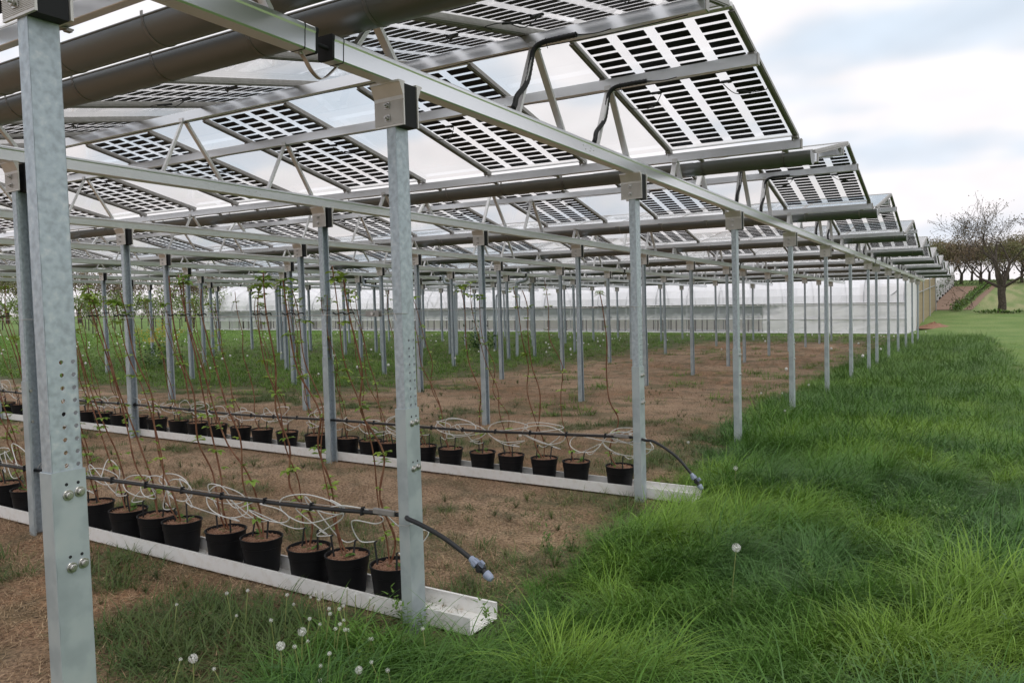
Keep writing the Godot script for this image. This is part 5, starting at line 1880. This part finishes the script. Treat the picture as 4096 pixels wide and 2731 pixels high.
	# small white rain-cover tunnels and trellised crop in line behind the wall
	for k in 9:
		var cu := 86.0 + k * 5.2
		var yb := th(-4.2, cu)
		var tt := thing("rain_cover", "small white film cover over a crop row on the slope, %s from the front" % ORD[k], "rain cover", P(-4.3 + .012 * (cu - 86.0), yb, cu), "white rain covers on the slope")
		var m := MB.new()
		for j in 8:
			var a := PI * j / 8.0
			var b := PI * (j + 1) / 8.0
			var p := func(a_: float, x_: float) -> Vector3: return Vector3(x_, 2.0 + sin(a_) * .95, cos(a_) * 2.3)
			m.quad(p.call(a, 0.0), p.call(b, 0.0), p.call(b, -14.0), p.call(a, -14.0), Vector3(0, sin(a) + .1, cos(a)))
			m.tri(Vector3(0.0, 2.0, 0), p.call(a, 0.0), p.call(b, 0.0), Vector3.RIGHT)
		part(tt, "film", m.mesh(), M.film)
		var po := MB.new()
		for s in [-2.2, 0.0, 2.2]: po.tube(pv([Vector3(0, -.2, s), Vector3(0, 2.1, s)]), .05, 6)
		part(tt, "post", po.mesh(), M.rail_light)
		var cr := MB.new()
		cr.colored = true
		for i in 700:
			cr.col = Color(.07, .12, .05).lerp(Color(.15, .17, .12), rng.randf()) * rng.randf_range(.7, 1.3)
			var c := Vector3(rng.randf_range(-3.0, .1), rng.randf_range(.1, 1.8), rng.randf_range(-2.4, 2.4))
			var a := Vector3(rng.randfn(), rng.randfn(), rng.randfn()).normalized() * .12
			var b := a.cross(Vector3(rng.randfn(), rng.randfn(), rng.randfn())).normalized() * .07
			cr.quad(c - a, c + b, c + a, c - b, Vector3.UP)
		part(tt, "plants", cr.mesh(), M.grass)
		var pots := MB.new()
		for i in 5: pots.lathe([Vector2(.0, 0), Vector2(.1, 0), Vector2(.13, .22), Vector2(0, .22)], 8, Transform3D(Basis(), Vector3(.0, 0, -2.0 + i * 1.0)))
		part(tt, "pots", pots.mesh(), M.pot)
	# small soil heap by the tan wall
	var sh := MB.new()
	for i in 10:
		for k in 12:
			var p := func(i_: int, k_: int) -> Vector3:
				var r := i_ / 10.0
				var a := TAU * (k_ % 12) / 12.0
				return Vector3(cos(a) * r * 1.4, .35 * pow(1 - r, 1.3) * (1 + .5 * wob2.get_noise_2d(r * 90, a * 30)) - .03, sin(a) * r * 2.5)
			sh.quad(p.call(i, k), p.call(i, k + 1), p.call(i + 1, k + 1), p.call(i + 1, k), Vector3.UP)
	solo("soil_heap", sh.mesh(), M.mulch, "small heap of brown soil at the foot of the tan wall", "soil heap", "", P(-2.7, th(-2.7, 56.0), 57.0))

func _ready() -> void:
	rng.seed = 20240507
	wob.seed = 5; wob.frequency = 0.05; wob.fractal_octaves = 4
	wob2.seed = 17; wob2.frequency = 0.05; wob2.fractal_octaves = 3
	# camera, sky, sun
	var cam := Camera3D.new()
	cam.name = "camera"
	cam.fov = 47.4645
	cam.near = 0.05
	cam.far = 2500.0
	cam.transform = Transform3D(Basis(Vector3(0.85441, -0.01121, -0.51947), Vector3(-0.01181, 0.99909, -0.041), Vector3(0.51946, 0.04117, 0.8535)).orthonormalized(), Vector3(0, 1.6, 0))
	add_child(cam)
	cam.current = true
	var we := WorldEnvironment.new()
	we.name = "world_environment"
	we.environment = build_sky()
	we.environment.tonemap_exposure = 1.06
	add_child(we)
	var sun := DirectionalLight3D.new()
	sun.name = "sun"
	sun.light_energy = 0.35
	sun.light_color = Color(1.0, 0.98, 0.95)
	sun.light_angular_distance = 25.0
	sun.shadow_enabled = true
	sun.rotation_degrees = Vector3(-58, 62, 0)
	add_child(sun)
	make_materials()
	build_terrain()
	build_posts()
	build_beams()
	build_roof_frames()
	build_panels()
	build_conduits()
	build_tunnels()
	build_rows()
	build_trees()
	build_grass()
	build_dandelions()
